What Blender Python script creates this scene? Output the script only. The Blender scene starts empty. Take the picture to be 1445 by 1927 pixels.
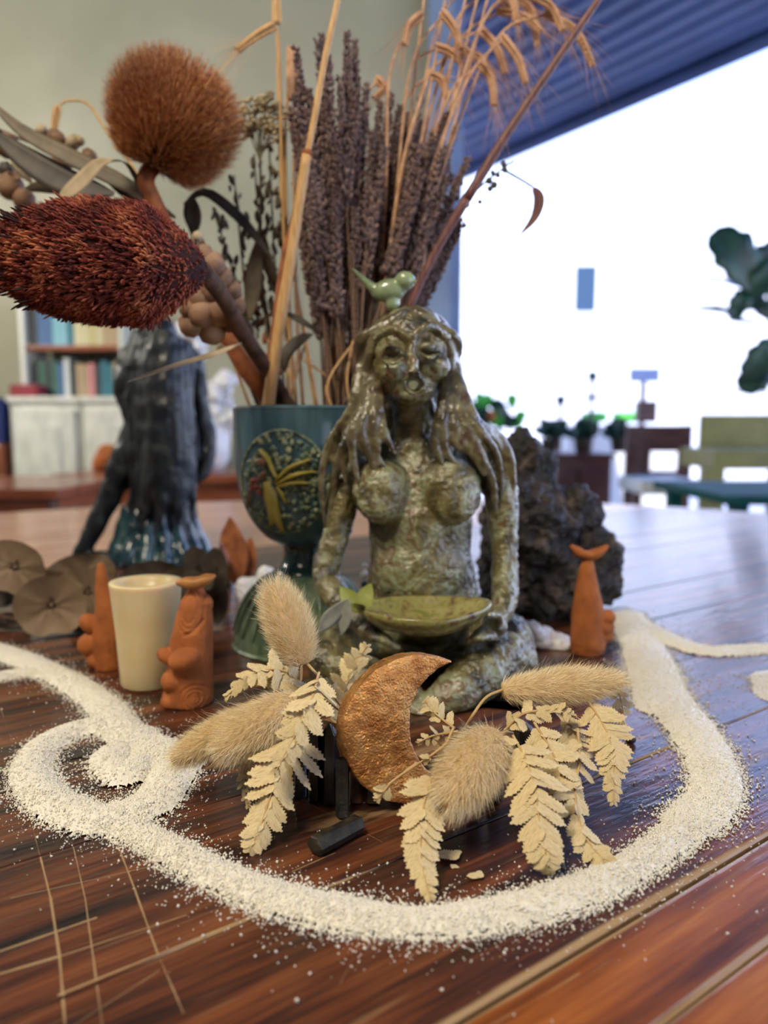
import bpy, bmesh, math, random
import numpy as np
from mathutils import Vector, Matrix, noise

random.seed(7); rng = np.random.default_rng(7)
R = math.radians
SC = bpy.context.scene
COL = SC.collection

# ------------------------------------------------------------------ camera, sky, lights, exposure
FPX = 1400.0; PITCH = R(6.6); CAM = Vector((0, 0, .92)); TZ = .75
cd = bpy.data.cameras.new('camera'); cam = bpy.data.objects.new('camera', cd); COL.objects.link(cam)
cam.location = CAM; cam.rotation_euler = (R(90) - PITCH, 0, 0)
cd.sensor_fit = 'VERTICAL'; cd.sensor_height = 36; cd.lens = FPX / 1927 * 36
cd.clip_start = .01; cd.clip_end = 200
cd.dof.use_dof = True; cd.dof.focus_distance = .335; cd.dof.aperture_fstop = cd.lens / 4.2
SC.camera = cam

w = bpy.data.worlds.new('sky'); SC.world = w; w.use_nodes = True
nt = w.node_tree; nt.nodes.clear()
tc = nt.nodes.new('ShaderNodeTexCoord'); sx = nt.nodes.new('ShaderNodeSeparateXYZ')
cr = nt.nodes.new('ShaderNodeValToRGB'); bg = nt.nodes.new('ShaderNodeBackground'); wo = nt.nodes.new('ShaderNodeOutputWorld')
nt.links.new(tc.outputs['Generated'], sx.inputs[0]); nt.links.new(sx.outputs['Z'], cr.inputs[0])
nt.links.new(cr.outputs[0], bg.inputs[0]); nt.links.new(bg.outputs[0], wo.inputs[0])
el = cr.color_ramp.elements
el[0].position = 0.0; el[0].color = (.72, .78, .92, 1)
el[1].position = 1.0; el[1].color = (.18, .32, .95, 1)
e = el.new(.25); e.color = (.58, .68, .95, 1)
e = el.new(.45); e.color = (.27, .40, 1, 1)
bg.inputs[1].default_value = 4.2

def area(name, loc, target, size, power, col):
    l = bpy.data.lights.new(name, 'AREA'); l.shape = 'DISK'; l.size = size; l.energy = power; l.color = col
    o = bpy.data.objects.new(name, l); COL.objects.link(o); o.location = loc
    o.rotation_euler = (Vector(target) - Vector(loc)).to_track_quat('-Z', 'Y').to_euler()
    return o
area('area_lamp', (-.45, -.35, 2.1), (0, .42, .8), .5, 22, (1, .86, .66))
area('area_lamp', (-2.7, 1.5, 2.3), (-1.2, 3.6, 1.7), .8, 84, (1, .93, .8))  # added lamp without a fitting, brightens the back wall
sl = bpy.data.lights.new('sun', 'SUN'); sl.energy = 7; sl.angle = R(.6); sl.color = (1, .96, .9)
so = bpy.data.objects.new('sun', sl); COL.objects.link(so)
so.rotation_euler = Vector((-.25, .62, -.74)).to_track_quat('-Z', 'Y').to_euler()
SC.view_settings.view_transform = 'Standard'; SC.view_settings.look = 'None'
SC.view_settings.gamma = 1; SC.view_settings.use_curve_mapping = False
SC.view_settings.exposure = 0.0
SC.cycles.max_bounces = 5; SC.cycles.diffuse_bounces = 3; SC.cycles.use_adaptive_sampling = True; SC.cycles.adaptive_threshold = .08; SC.cycles.adaptive_min_samples = 16; SC.cycles.sample_clamp_indirect = 6
SC.cycles.caustics_reflective = False; SC.cycles.caustics_refractive = False

# ------------------------------------------------------------------ geometry helpers
def at(px, py, Y):
    """real point at depth Y metres in front of the lens, seen at that place of the photograph"""
    d = Vector(((px - 722.5) / FPX, math.cos(PITCH) + math.sin(PITCH) * (963.5 - py) / FPX,
                -math.sin(PITCH) + math.cos(PITCH) * (963.5 - py) / FPX))
    return CAM + d * (Y / d.y)
def gp(px, py, z=TZ):
    d = Vector(((px - 722.5) / FPX, math.cos(PITCH) + math.sin(PITCH) * (963.5 - py) / FPX,
                -math.sin(PITCH) + math.cos(PITCH) * (963.5 - py) / FPX))
    return CAM + d * ((z - CAM.z) / d.z)
def mpp(Y): return Y / 1390.0
def lin(r, g, b):
    f = lambda c: (c / 255 / 12.92) if c / 255 < .04045 else ((c / 255 + .055) / 1.055) ** 2.4
    return (f(r), f(g), f(b), 1)

class MB:
    def __init__(s): s.v = []; s.f = []
    def add(s, vs, fs):
        n = len(s.v); s.v += [tuple(p) for p in vs]; s.f += [tuple(i + n for i in f) for f in fs]; return s
    def tube(s, pts, rad, n=8, flat=1.0, up=None, cap=True):
        pts = [Vector(p) for p in pts]; m = len(pts)
        if not hasattr(rad, '__len__'): rad = [rad] * m
        T0 = (pts[1] - pts[0]).normalized()
        ref = Vector(up) if up is not None else (Vector((0, 0, 1)) if abs(T0.z) < .9 else Vector((0, 1, 0)))
        vs = []
        for i, p in enumerate(pts):
            T = (pts[min(i + 1, m - 1)] - pts[max(i - 1, 0)])
            T = T.normalized() if T.length > 1e-9 else T0
            X = T.cross(ref)
            if X.length < 1e-6: X = T.cross(Vector((1, .3, .2)))
            X.normalize(); Yv = X.cross(T).normalized(); ref = Yv
            for k in range(n):
                a = 2 * math.pi * k / n
                vs.append(p + X * math.cos(a) * rad[i] + Yv * math.sin(a) * rad[i] * flat)
        fs = [(i * n + k, i * n + (k + 1) % n, (i + 1) * n + (k + 1) % n, (i + 1) * n + k) for i in range(m - 1) for k in range(n)]
        if cap: fs += [tuple(range(n - 1, -1, -1)), tuple((m - 1) * n + k for k in range(n))]
        return s.add(vs, fs)
    def ball(s, c, r, u=12, v=8, rot=None):
        if not hasattr(r, '__len__'): r = (r, r, r)
        c = Vector(c); vs = []; 
        M = rot if rot is not None else Matrix.Identity(3)
        vs.append(c + M @ Vector((0, 0, r[2])))
        for j in range(1, v):
            t = math.pi * j / v
            for i in range(u):
                a = 2 * math.pi * i / u
                vs.append(c + M @ Vector((r[0] * math.sin(t) * math.cos(a), r[1] * math.sin(t) * math.sin(a), r[2] * math.cos(t))))
        vs.append(c + M @ Vector((0, 0, -r[2])))
        fs = [(0, 1 + i, 1 + (i + 1) % u) for i in range(u)]
        for j in range(v - 2):
            for i in range(u):
                a = 1 + j * u + i; b = 1 + j * u + (i + 1) % u
                fs.append((a, a + u, b + u, b))
        L = len(vs) - 1; base = 1 + (v - 2) * u
        fs += [(base + i, L, base + (i + 1) % u) for i in range(u)]
        return s.add(vs, fs)
    def box(s, c, d, M=None):
        c = Vector(c); M = M or Matrix.Identity(3)
        vs = [c + M @ Vector((x * d[0] / 2, y * d[1] / 2, z * d[2] / 2)) for x in (-1, 1) for y in (-1, 1) for z in (-1, 1)]
        return s.add(vs, [(0, 1, 3, 2), (4, 6, 7, 5), (0, 4, 5, 1), (2, 3, 7, 6), (0, 2, 6, 4), (1, 5, 7, 3)])
    def rbox(s, c, d, b):
        """box with its edges cut"""
        bm = bmesh.new(); bmesh.ops.create_cube(bm, size=1)
        for v in bm.verts: v.co = Vector((v.co.x * d[0], v.co.y * d[1], v.co.z * d[2])) + Vector(c)
        bmesh.ops.bevel(bm, geom=bm.edges[:], offset=b, segments=2, profile=.6, affect='EDGES')
        bm.verts.index_update()
        s.add([v.co[:] for v in bm.verts], [[v.index for v in f.verts] for f in bm.faces]); bm.free(); return s
    def lathe(s, prof, c, n=48):
        c = Vector(c); m = len(prof)
        vs = [c + Vector((r * math.cos(2 * math.pi * k / n), r * math.sin(2 * math.pi * k / n), z)) for r, z in prof for k in range(n)]
        return s.add(vs, [(i * n + k, i * n + (k + 1) % n, (i + 1) * n + (k + 1) % n, (i + 1) * n + k) for i in range(m - 1) for k in range(n)])
    def mesh(s, name, off=Vector((0, 0, 0))):
        me = bpy.data.meshes.new(name)
        me.from_pydata([(p[0] - off[0], p[1] - off[1], p[2] - off[2]) for p in s.v], [], s.f)
        me.update(); return me
    def build(s, name, mat, parent=None, smooth=True):
        return put(name, s.mesh(name, base_of(parent) if parent else Vector((0, 0, 0))), mat, parent, smooth)

ROOT = {}
def base_of(o):
    while o.parent is not None: o = o.parent
    return ROOT.get(o.name, Vector((0, 0, 0)))
def put(name, me, mat, parent=None, smooth=True):
    o = bpy.data.objects.new(name, me); COL.objects.link(o)
    if mat is not None and not me.materials: me.materials.append(mat)
    if parent is not None: o.parent = parent
    if smooth and len(me.polygons): me.polygons.foreach_set('use_smooth', [True] * len(me.polygons))
    return o
def tag(o, label=None, cat=None, group=None, kind=None):
    if label: o['label'] = label
    if cat: o['category'] = cat
    if group: o['group'] = group
    if kind: o['kind'] = kind
    return o
def thing(name, label, cat, loc, group=None):
    o = bpy.data.objects.new(name, None); COL.objects.link(o); o.location = loc; o.empty_display_size = .02
    ROOT[o.name] = Vector(loc)
    return tag(o, label, cat, group)
def solo(mb, name, mat, label, cat, group=None, smooth=True, kind=None):
    """a thing that is one mesh; origin at its base"""
    vs = np.array(mb.v); base = Vector((vs[:, 0].mean(), vs[:, 1].mean(), vs[:, 2].min()))
    o = put(name, mb.mesh(name, base), mat, None, smooth); o.location = base; ROOT[o.name] = base
    return tag(o, label, cat, group, kind)
def np_mesh(name, V, F):
    me = bpy.data.meshes.new(name); V = np.asarray(V, np.float32); F = np.asarray(F, np.int32)
    me.vertices.add(len(V)); me.vertices.foreach_set('co', V.ravel())
    k = F.shape[1]; me.loops.add(F.size); me.loops.foreach_set('vertex_index', F.ravel())
    me.polygons.add(len(F)); me.polygons.foreach_set('loop_start', np.arange(0, F.size, k, dtype=np.int32))
    me.update(calc_edges=True); me.validate(); return me

def blob(mb, voxel, smooth=4, sculpts=(), grooves=(), nz=None, off=Vector((0, 0, 0)), name='body', dec=None):
    """fuse overlapping closed shapes into one skin, then push / carve / roughen it"""
    me = mb.mesh('tmp'); o = bpy.data.objects.new('tmp', me); COL.objects.link(o)
    m = o.modifiers.new('r', 'REMESH'); m.mode = 'VOXEL'; m.voxel_size = voxel
    if smooth: s = o.modifiers.new('s', 'SMOOTH'); s.factor = .5; s.iterations = smooth
    dg = bpy.context.evaluated_depsgraph_get()
    out = bpy.data.meshes.new_from_object(o.evaluated_get(dg)); bpy.data.objects.remove(o); bpy.data.meshes.remove(me)
    n = len(out.vertices); co = np.empty(n * 3, np.float32); out.vertices.foreach_get('co', co); co = co.reshape(-1, 3)
    def normals():
        nr = np.empty(n * 3, np.float32); out.vertices.foreach_get('normal', nr); return nr.reshape(-1, 3)
    nr = normals()
    for c, r, vec in sculpts:
        d = np.linalg.norm(co - np.array(c, np.float32), axis=1) / r
        k = np.clip(1 - d * d, 0, 1) ** 2
        co += k[:, None] * np.array(vec, np.float32)
    for pts, wd, dp in grooves:
        P = np.array(pts, np.float32); P[:, 1] = 0; best = np.full(n, 9.0); co2 = co.copy(); co2[:, 1] = 0
        for a, b in zip(P[:-1], P[1:]):
            ab = b - a; t = np.clip(((co2 - a) @ ab) / max(ab @ ab, 1e-12), 0, 1)
            best = np.minimum(best, np.linalg.norm(co2 - (a + t[:, None] * ab), axis=1))
        k = np.clip(1 - (best / wd) ** 2, 0, 1) ** 1.5 * (nr[:, 1] < -.15)
        co -= nr * (k * dp)[:, None]
    if nz:
        for sc, amp in nz:
            k = np.array([noise.noise(Vector(p) * sc) for p in co.tolist()], np.float32)
            co += nr * (k * amp)[:, None]
    if co[:, 2].min() < TZ + .02 and co[:, 2].min() > TZ - .12: co[:, 2] = np.maximum(co[:, 2], TZ + .0002)
    co -= np.array(off, np.float32)
    out.vertices.foreach_set('co', co.ravel()); out.update(); out.name = name; return out

def catmull(pts, n):
    P = [Vector(p) for p in pts]; P = [P[0] * 2 - P[1]] + P + [P[-1] * 2 - P[-2]]; out = []
    m = len(P) - 3
    for q in range(n):
        u = q / (n - 1) * m; i = min(int(u), m - 1); t = u - i
        a, b, c, d = P[i:i + 4]
        out.append(.5 * ((2 * b) + (c - a) * t + (2 * a - 5 * b + 4 * c - d) * t * t + (3 * b - a - 3 * c + d) * t ** 3))
    return out
def pix(pts): return [at(*p) for p in pts]
def chain(mb, pts, n=14, seg=14):
    """tapered limb through (px, py, Y, radius px)"""
    P = pix([p[:3] for p in pts]); rr = [p[3] * mpp(p[2]) for p in pts]
    Q = catmull(P, seg); k = len(P) - 1
    rad = []
    for q in range(seg):
        u = q / (seg - 1) * k; i = min(int(u), k - 1); rad.append(rr[i] * (1 - (u - i)) + rr[i + 1] * (u - i))
    mb.tube(Q, rad, n=n)
    mb.ball(Q[0], rad[0] * .99, 12, 8); mb.ball(Q[-1], rad[-1] * .99, 12, 8)
    return mb
def eball(mb, px, py, Y, rx, ry, rz=None, ydepth=None, rot=0):
    """ellipsoid, radii in photo pixels; rot = tilt in the picture plane (degrees)"""
    k = mpp(Y); M = Matrix.Rotation(-R(rot), 3, 'Y')
    mb.ball(at(px, py, Y), (rx * k, (ydepth if ydepth else min(rx, ry)) * k, ry * k), 20, 14, M)

# ------------------------------------------------------------------ materials
MATS = {}
def mat(name, stops, scale=60, rough=.5, metal=0, bump=0, bscale=None, coat=0, sss=0, stretch=(1, 1, 1), spec=.5,
        detail=5, distort=0, trans=0, emit=None, bdist=.001, alpha=None, crough=.08, sheen=0):
    m = bpy.data.materials.new(name); m.use_nodes = True; t = m.node_tree; N = t.nodes; L = t.links
    b = N['Principled BSDF']; tcn = N.new('ShaderNodeTexCoord'); mp = N.new('ShaderNodeMapping'); mp.inputs['Scale'].default_value = stretch
    L.new(tcn.outputs['Object'], mp.inputs[0])
    if len(stops) > 1:
        no = N.new('ShaderNodeTexNoise'); no.inputs['Scale'].default_value = scale; no.inputs['Detail'].default_value = detail
        no.inputs['Distortion'].default_value = distort; L.new(mp.outputs[0], no.inputs['Vector'])
        rp = N.new('ShaderNodeValToRGB'); L.new(no.outputs[0], rp.inputs[0]); L.new(rp.outputs[0], b.inputs['Base Color'])
        E = rp.color_ramp.elements
        E[0].position, E[0].color = stops[0][0], stops[0][1]; E[1].position, E[1].color = stops[-1][0], stops[-1][1]
        for p, c in stops[1:-1]: x = E.new(p); x.color = c
    else: b.inputs['Base Color'].default_value = stops[0][1]
    b.inputs['Roughness'].default_value = rough; b.inputs['Metallic'].default_value = metal
    b.inputs['Coat Weight'].default_value = coat; b.inputs['Coat Roughness'].default_value = crough
    b.inputs['Specular IOR Level'].default_value = spec
    if sss:
        b.inputs['Subsurface Weight'].default_value = sss; b.inputs['Subsurface Scale'].default_value = .004
    if trans: b.inputs['Transmission Weight'].default_value = trans
    if sheen: b.inputs['Sheen Weight'].default_value = sheen
    if bump:
        n2 = N.new('ShaderNodeTexNoise'); n2.inputs['Scale'].default_value = bscale or scale * 4; n2.inputs['Detail'].default_value = 4
        L.new(mp.outputs[0], n2.inputs['Vector']); bp = N.new('ShaderNodeBump'); bp.inputs['Strength'].default_value = bump
        bp.inputs['Distance'].default_value = bdist; L.new(n2.outputs[0], bp.inputs['Height']); L.new(bp.outputs[0], b.inputs['Normal'])
        if coat: L.new(bp.outputs[0], b.inputs['Coat Normal'])
    MATS[name] = m; return m
def two(a, b, lo=.35, hi=.65): return [(lo, lin(*a)), (hi, lin(*b))]

M_wall = mat('plaster', two((150, 150, 130), (174, 173, 154)), 1.2, .9)
M_wall2 = mat('grey_plaster', two((120, 124, 120), (140, 143, 138)), 1.0, .9)
M_roof = mat('blue_cast_metal', two((34, 54, 98), (44, 68, 118)), 2, .6)  # blue cast of bounced light put into the sheet colour
M_floor = mat('concrete', two((70, 58, 50), (95, 80, 70)), 3, .6)
M_pave = mat('paving', two((150, 150, 150), (180, 180, 178)), 2, .8)
M_white = mat('white_render', two((225, 225, 225), (238, 238, 238)), 1, .8)
M_frame = mat('frame_paint', two((120, 140, 175), (140, 160, 195)), 3, .5)
M_cream = mat('cabinet_paint', two((196, 200, 190), (222, 224, 214)), 8, .5, stretch=(3, 3, 1))
M_bwood = mat('red_table_wood', two((120, 62, 38), (160, 92, 60)), 6, .3, stretch=(1, 8, 8), coat=.4)
M_dwood = mat('dark_brown_wood', two((70, 40, 36), (105, 62, 52)), 8, .45, stretch=(1, 1, 4))
M_olive = mat('olive_paint', two((112, 108, 46), (134, 128, 62)), 5, .5)
M_teal = mat('teal_paint', two((8, 70, 68), (14, 88, 84)), 5, .7, spec=.2)
M_leafg = mat('dark_leaf', two((16, 44, 36), (34, 78, 60)), 12, .4)
M_green = mat('bright_green', two((60, 170, 60), (100, 210, 80)), 12, .5)
M_glass = mat('dull_glass', [(0, lin(52, 74, 96))], rough=.5, spec=.2)

M_statue = mat('olive_glaze', [(.30, lin(42, 40, 26)), (.42, lin(86, 80, 46)), (.50, lin(116, 106, 66)), (.57, lin(142, 150, 116)), (.63, lin(108, 78, 48)), (.74, lin(172, 180, 150))],
               50, .36, bump=.9, bscale=400, coat=.85, distort=.8, bdist=.0013, crough=.09, detail=7)
M_hair = mat('hair_glaze', [(.3, lin(44, 38, 26)), (.46, lin(92, 82, 54)), (.57, lin(124, 120, 90)), (.68, lin(76, 56, 38))],
             60, .36, bump=.8, bscale=320, coat=.75, bdist=.0012, crough=.1, detail=7)
M_dish = mat('dish_glaze', [(.35, lin(120, 118, 58)), (.5, lin(150, 146, 84)), (.62, lin(120, 104, 62)), (.72, lin(70, 52, 34))],
             150, .28, bump=.4, bscale=300, coat=.8, bdist=.0006)
M_lime = mat('lime_glaze', two((150, 156, 74), (178, 184, 108)), 90, .3, coat=.6)
M_birdm = mat('pale_green_glaze', two((104, 122, 92), (150, 168, 126)), 60, .3, coat=.8, bump=.3, bscale=200)
M_terra = mat('terracotta', [(.3, lin(138, 76, 34)), (.5, lin(166, 94, 42)), (.7, lin(182, 108, 52))], 70, .8, bump=.35, bscale=900, bdist=.0005)
M_terra2 = mat('terracotta_gold', two((150, 96, 40), (190, 134, 70)), 90, .45)
M_wax = mat('cream_wax', two((224, 206, 158), (234, 218, 174)), 30, .35, sss=.6, spec=.5)
M_gold = mat('copper_gold_leaf', [(.32, lin(176, 112, 50)), (.5, lin(214, 152, 80)), (.66, lin(228, 174, 104)), (.78, lin(176, 118, 56))],
             120, .34, metal=.65, bump=1.0, bscale=1000, bdist=.0009, coat=.4, detail=8)
M_goldside = mat('moon_edge', two((104, 62, 36), (160, 100, 58)), 150, .4, metal=.5, bump=.8, bscale=500)
M_fern = mat('bleached_fern', [(.3, lin(216, 190, 136)), (.55, lin(238, 218, 166)), (.75, lin(248, 234, 194))], 3, .75, bump=.7, bscale=6, bdist=.0006, stretch=(1.2, 8, 1))
M_rachis = mat('fern_rib', two((196, 160, 102), (214, 184, 130)), 200, .6)
M_bunny = mat('bunny_tail_fluff', [(.3, lin(238, 218, 168)), (.7, lin(252, 240, 206))], 120, .8)
M_bcore = mat('bunny_tail_core', [(.3, lin(196, 164, 112)), (.7, lin(222, 194, 144))], 300, .9)
M_crys = mat('black_tourmaline', two((8, 8, 8), (22, 20, 18)), 150, .22, bump=.5, bscale=400, stretch=(1, 1, .15), spec=.6)
M_crys2 = mat('dusty_black_crystal', two((30, 28, 22), (60, 54, 42)), 200, .5, bump=.6, bscale=600)
M_smoky = mat('brown_crystal', two((58, 38, 24), (98, 66, 42)), 150, .3, bump=.4, bscale=400)
M_gob = mat('blue_goblet_glaze', [(.3, lin(48, 78, 92)), (.55, lin(72, 106, 120)), (.75, lin(88, 120, 130))], 45, .35, coat=.4, stretch=(3, 3, .4), bump=.2, bscale=160)
M_gobd = mat('dark_green_glaze', [(.3, lin(14, 34, 34)), (.6, lin(30, 58, 54)), (.75, lin(50, 82, 68))], 45, .25, coat=.8)
M_gobf = mat('sage_green_glaze', [(.3, lin(56, 86, 72)), (.5, lin(98, 118, 90)), (.7, lin(124, 140, 106))], 60, .35, coat=.45, bump=.4, bscale=180, stretch=(2.5, 2.5, .6))
M_relief = mat('relief_leaf_glaze', [(.3, lin(30, 62, 66)), (.48, lin(96, 124, 104)), (.6, lin(164, 172, 132))], 190, .35, coat=.5, bump=.6, bscale=320)
M_yell = mat('mustard_glaze', two((178, 160, 56), (208, 192, 96)), 80, .35, coat=.4)
M_pink = mat('pink_glaze', two((140, 96, 74), (164, 116, 92)), 80, .4)
M_rose = mat('rose_glaze', two((150, 70, 62), (172, 90, 78)), 80, .4)
M_dark = mat('blue_black_glaze', [(.35, lin(14, 18, 24)), (.55, lin(28, 34, 40)), (.72, lin(52, 58, 58))], 40, .5, coat=.2, bump=.5, spec=.3, bscale=120, stretch=(1.5, 1.5, .6))
M_dteal = mat('dark_teal_glaze', [(.35, lin(18, 40, 52)), (.55, lin(32, 66, 76)), (.72, lin(66, 104, 104))], 45, .25, coat=.7, bump=.4, bscale=120)
M_rock = mat('volcanic_rock', [(.3, lin(16, 14, 15)), (.55, lin(40, 34, 34)), (.68, lin(84, 72, 62)), (.78, lin(120, 104, 84))], 55, .6, bump=1, bscale=220, bdist=.003)
M_quartz = mat('white_quartz', two((215, 218, 224), (240, 240, 244)), 60, .35, bump=.3, bscale=150, sss=.2)
M_clear = mat('clear_crystal', [(0, lin(220, 214, 220))], rough=.08, trans=.8)
M_bank = mat('dark_red_banksia', [(.34, lin(84, 30, 22)), (.46, lin(122, 50, 36)), (.56, lin(150, 72, 48)), (.68, lin(180, 108, 70))], 60, .8, detail=9)
M_bankd = mat('banksia_core', two((30, 12, 12), (60, 22, 18)), 200, .9)
M_bank2 = mat('brown_banksia', [(.34, lin(132, 76, 44)), (.5, lin(190, 126, 78)), (.64, lin(236, 188, 136))], 300, .7, detail=2)
M_bank2d = mat('brown_banksia_core', two((44, 22, 14), (90, 44, 24)), 200, .9)
M_ostem = mat('orange_bark', two((128, 70, 36), (170, 102, 56)), 120, .7, bump=.5, bscale=300)
M_bstem = mat('brown_bark', two((66, 46, 36), (104, 74, 56)), 120, .8, bump=.5, bscale=300)
M_straw = mat('golden_straw', two((188, 144, 86), (216, 176, 120)), 120, .5, stretch=(6, 6, .5))
M_wheat = mat('pinkish_wheat', two((180, 134, 100), (214, 172, 134)), 140, .6)
M_redst = mat('reddish_brown_stem', two((92, 58, 58), (132, 88, 80)), 80, .5, stretch=(6, 6, .5))
M_lav = mat('grey_purple_lavender', [(.3, lin(76, 62, 66)), (.52, lin(120, 100, 98)), (.7, lin(164, 138, 122))], 300, .9, detail=2)
M_lavs = mat('lavender_stem_brown', two((94, 72, 60), (134, 104, 82)), 100, .8)
M_grayt = mat('grey_green_twig', two((78, 74, 60), (112, 104, 84)), 120, .8)
M_palef = mat('pale_dried_flowers', two((160, 146, 116), (204, 190, 156)), 200, .8)
M_gum = mat('olive_grey_leaf', two((78, 70, 54), (112, 102, 80)), 60, .6, sss=.05)
M_gump = mat('pale_tan_leaf', two((160, 142, 110), (196, 178, 146)), 60, .6)
M_gumd = mat('dark_dried_leaf', two((50, 44, 38), (76, 68, 56)), 60, .6)
M_nut = mat('brown_gumnut', two((112, 84, 64), (160, 126, 98)), 70, .7, bump=.3, bscale=200)
M_disc = mat('grey_brown_round_leaf', [(.3, lin(104, 84, 64)), (.55, lin(138, 116, 92)), (.75, lin(160, 138, 110))], 25, .6, bump=.2, bscale=120)
M_disd = mat('dark_round_leaf', two((66, 58, 50), (92, 82, 70)), 25, .6)
M_greyl = mat('grey_papery_leaf', two((120, 122, 112), (160, 162, 152)), 90, .6)
M_ant = mat('tan_fluff', two((150, 124, 84), (186, 160, 120)), 200, .8)
def salt_mat():
    m = mat('salt_crystals', two((244, 240, 222), (252, 249, 236)), 900, .45, spec=.5, bump=.6, bscale=1400, bdist=.0006)
    return m
M_salt = salt_mat()

# varnished table wood: grain along the plank, worn streaks, cut scratches (all in table space, fixed on the wood)
PDIR = Vector((math.sin(R(55)), math.cos(R(55)), 0)); PN = Vector((math.cos(R(55)), -math.sin(R(55)), 0))
def table_wood(name, stops, wear, edge_wear):
    m = bpy.data.materials.new(name); m.use_nodes = True; t = m.node_tree; N = t.nodes; L = t.links; b = N['Principled BSDF']
    def mth(op, a, b2=None, c=None, clamp=False):
        n = N.new('ShaderNodeMath'); n.operation = op; n.use_clamp = clamp
        for i, v in enumerate((a, b2, c)):
            if v is None: continue
            if isinstance(v, (int, float)): n.inputs[i].default_value = v
            else: L.new(v, n.inputs[i])
        return n.outputs[0]
    geo = N.new('ShaderNodeNewGeometry'); pos = geo.outputs['Position']
    mp = N.new('ShaderNodeMapping'); mp.vector_type = 'TEXTURE'; mp.inputs['Rotation'].default_value = (0, 0, R(35)); L.new(pos, mp.inputs[0])
    def noise_n(sc, st, det=6, dist=0):
        q = N.new('ShaderNodeMapping'); q.inputs['Scale'].default_value = st; L.new(mp.outputs[0], q.inputs[0])
        n = N.new('ShaderNodeTexNoise'); n.inputs['Scale'].default_value = sc; n.inputs['Detail'].default_value = det
        n.inputs['Distortion'].default_value = dist; L.new(q.outputs[0], n.inputs['Vector']); return n.outputs[0]
    g1 = noise_n(6, (1, 12, 12), 8, .4); g2 = noise_n(30, (1, 16, 16), 4)
    mixg = mth('ADD', mth('MULTIPLY', g1, .72), mth('MULTIPLY', g2, .28))
    rp = N.new('ShaderNodeValToRGB'); L.new(mixg, rp.inputs[0]); E = rp.color_ramp.elements
    E[0].position, E[0].color = stops[0]; E[1].position, E[1].color = stops[-1]
    for p, c in stops[1:-1]: x = E.new(p); x.color = c
    # worn streaks
    wn = noise_n(9, (1, 7, 7), 7, .6); w2 = noise_n(2.6, (1, 1, 1), 2)
    wv = mth('MULTIPLY', mth('MULTIPLY', mth('SUBTRACT', wn, .60), 14, clamp=True), mth('MULTIPLY', mth('SUBTRACT', w2, .46), 9, clamp=True), clamp=True)
    wv = mth('MULTIPLY', wv, wear)
    # scratches as line segments on the table top
    SCR = [((48, 1500), (95, 1690), .0008), ((95, 1690), (112, 1800), .001), ((112, 1800), (122, 1927), .0009),
           ((128, 1550), (160, 1690), .0005), ((160, 1690), (175, 1800), .0006), ((175, 1800), (192, 1927), .0006),
           ((210, 1560), (252, 1670), .0007), ((252, 1670), (295, 1790), .0008), ((295, 1790), (345, 1905), .0006),
           ((-60, 1850), (110, 1800), .0012), ((110, 1800), (350, 1722), .0006), ((110, 1872), (420, 1745), .0007), ((420, 1745), (530, 1712), .0004),
           ((140, 1927), (300, 1825), .0006), ((0, 1790), (180, 1727), .0012), ((550, 1640), (630, 1605), .0005), ((20, 1690), (330, 1620), .0004),
           ((640, 1850), (665, 1800), .0004), ((930, 1925), (1090, 1830), .0009), ((0, 1330), (60, 1500), .0004), ((560, 1500), (720, 1585), .0002), ((745, 1640), (770, 1590), .0003)]
    nsc = noise_n(60, (1, 1, 1), 3); tot = None
    for a, c, wd in SCR:
        wd *= .6
        A = gp(*a); B = gp(*c); ab = B - A; l2 = ab.length_squared
        v = N.new('ShaderNodeVectorMath'); v.operation = 'SUBTRACT'; L.new(pos, v.inputs[0]); v.inputs[1].default_value = (A.x, A.y, A.z)
        d = N.new('ShaderNodeVectorMath'); d.operation = 'DOT_PRODUCT'; L.new(v.outputs[0], d.inputs[0]); d.inputs[1].default_value = (ab.x / l2, ab.y / l2, 0)
        tt = mth('MAXIMUM', mth('MINIMUM', d.outputs['Value'], 1.0), 0.0)
        s = N.new('ShaderNodeVectorMath'); s.operation = 'SCALE'; s.inputs[0].default_value = (ab.x, ab.y, 0); L.new(tt, s.inputs['Scale'])
        dd = N.new('ShaderNodeVectorMath'); dd.operation = 'DISTANCE'; L.new(v.outputs[0], dd.inputs[0]); L.new(s.outputs[0], dd.inputs[1])
        k = mth('SUBTRACT', 1.0, mth('DIVIDE', mth('ADD', dd.outputs['Value'], mth('MULTIPLY', mth('SUBTRACT', nsc, .5), wd * 1.3)), wd), clamp=True)
        tot = k if tot is None else mth('MAXIMUM', tot, k)
    tot = mth('MULTIPLY', tot, 1.3, clamp=True)
    # fine random hair scratches
    vo = N.new('ShaderNodeTexNoise'); vo.inputs['Scale'].default_value = 14; vo.inputs['Detail'].default_value = 2
    q = N.new('ShaderNodeMapping'); q.inputs['Scale'].default_value = (1, 22, 1); q.inputs['Rotation'].default_value = (0, 0, R(-24)); L.new(mp.outputs[0], q.inputs[0]); L.new(q.outputs[0], vo.inputs['Vector'])
    fine = mth('MULTIPLY', mth('SUBTRACT', vo.outputs[0], .66), 16, clamp=True)
    # worn plank edges near the big joints
    dp = N.new('ShaderNodeVectorMath'); dp.operation = 'DOT_PRODUCT'; L.new(pos, dp.inputs[0]); dp.inputs[1].default_value = PN
    ew = None
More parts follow.
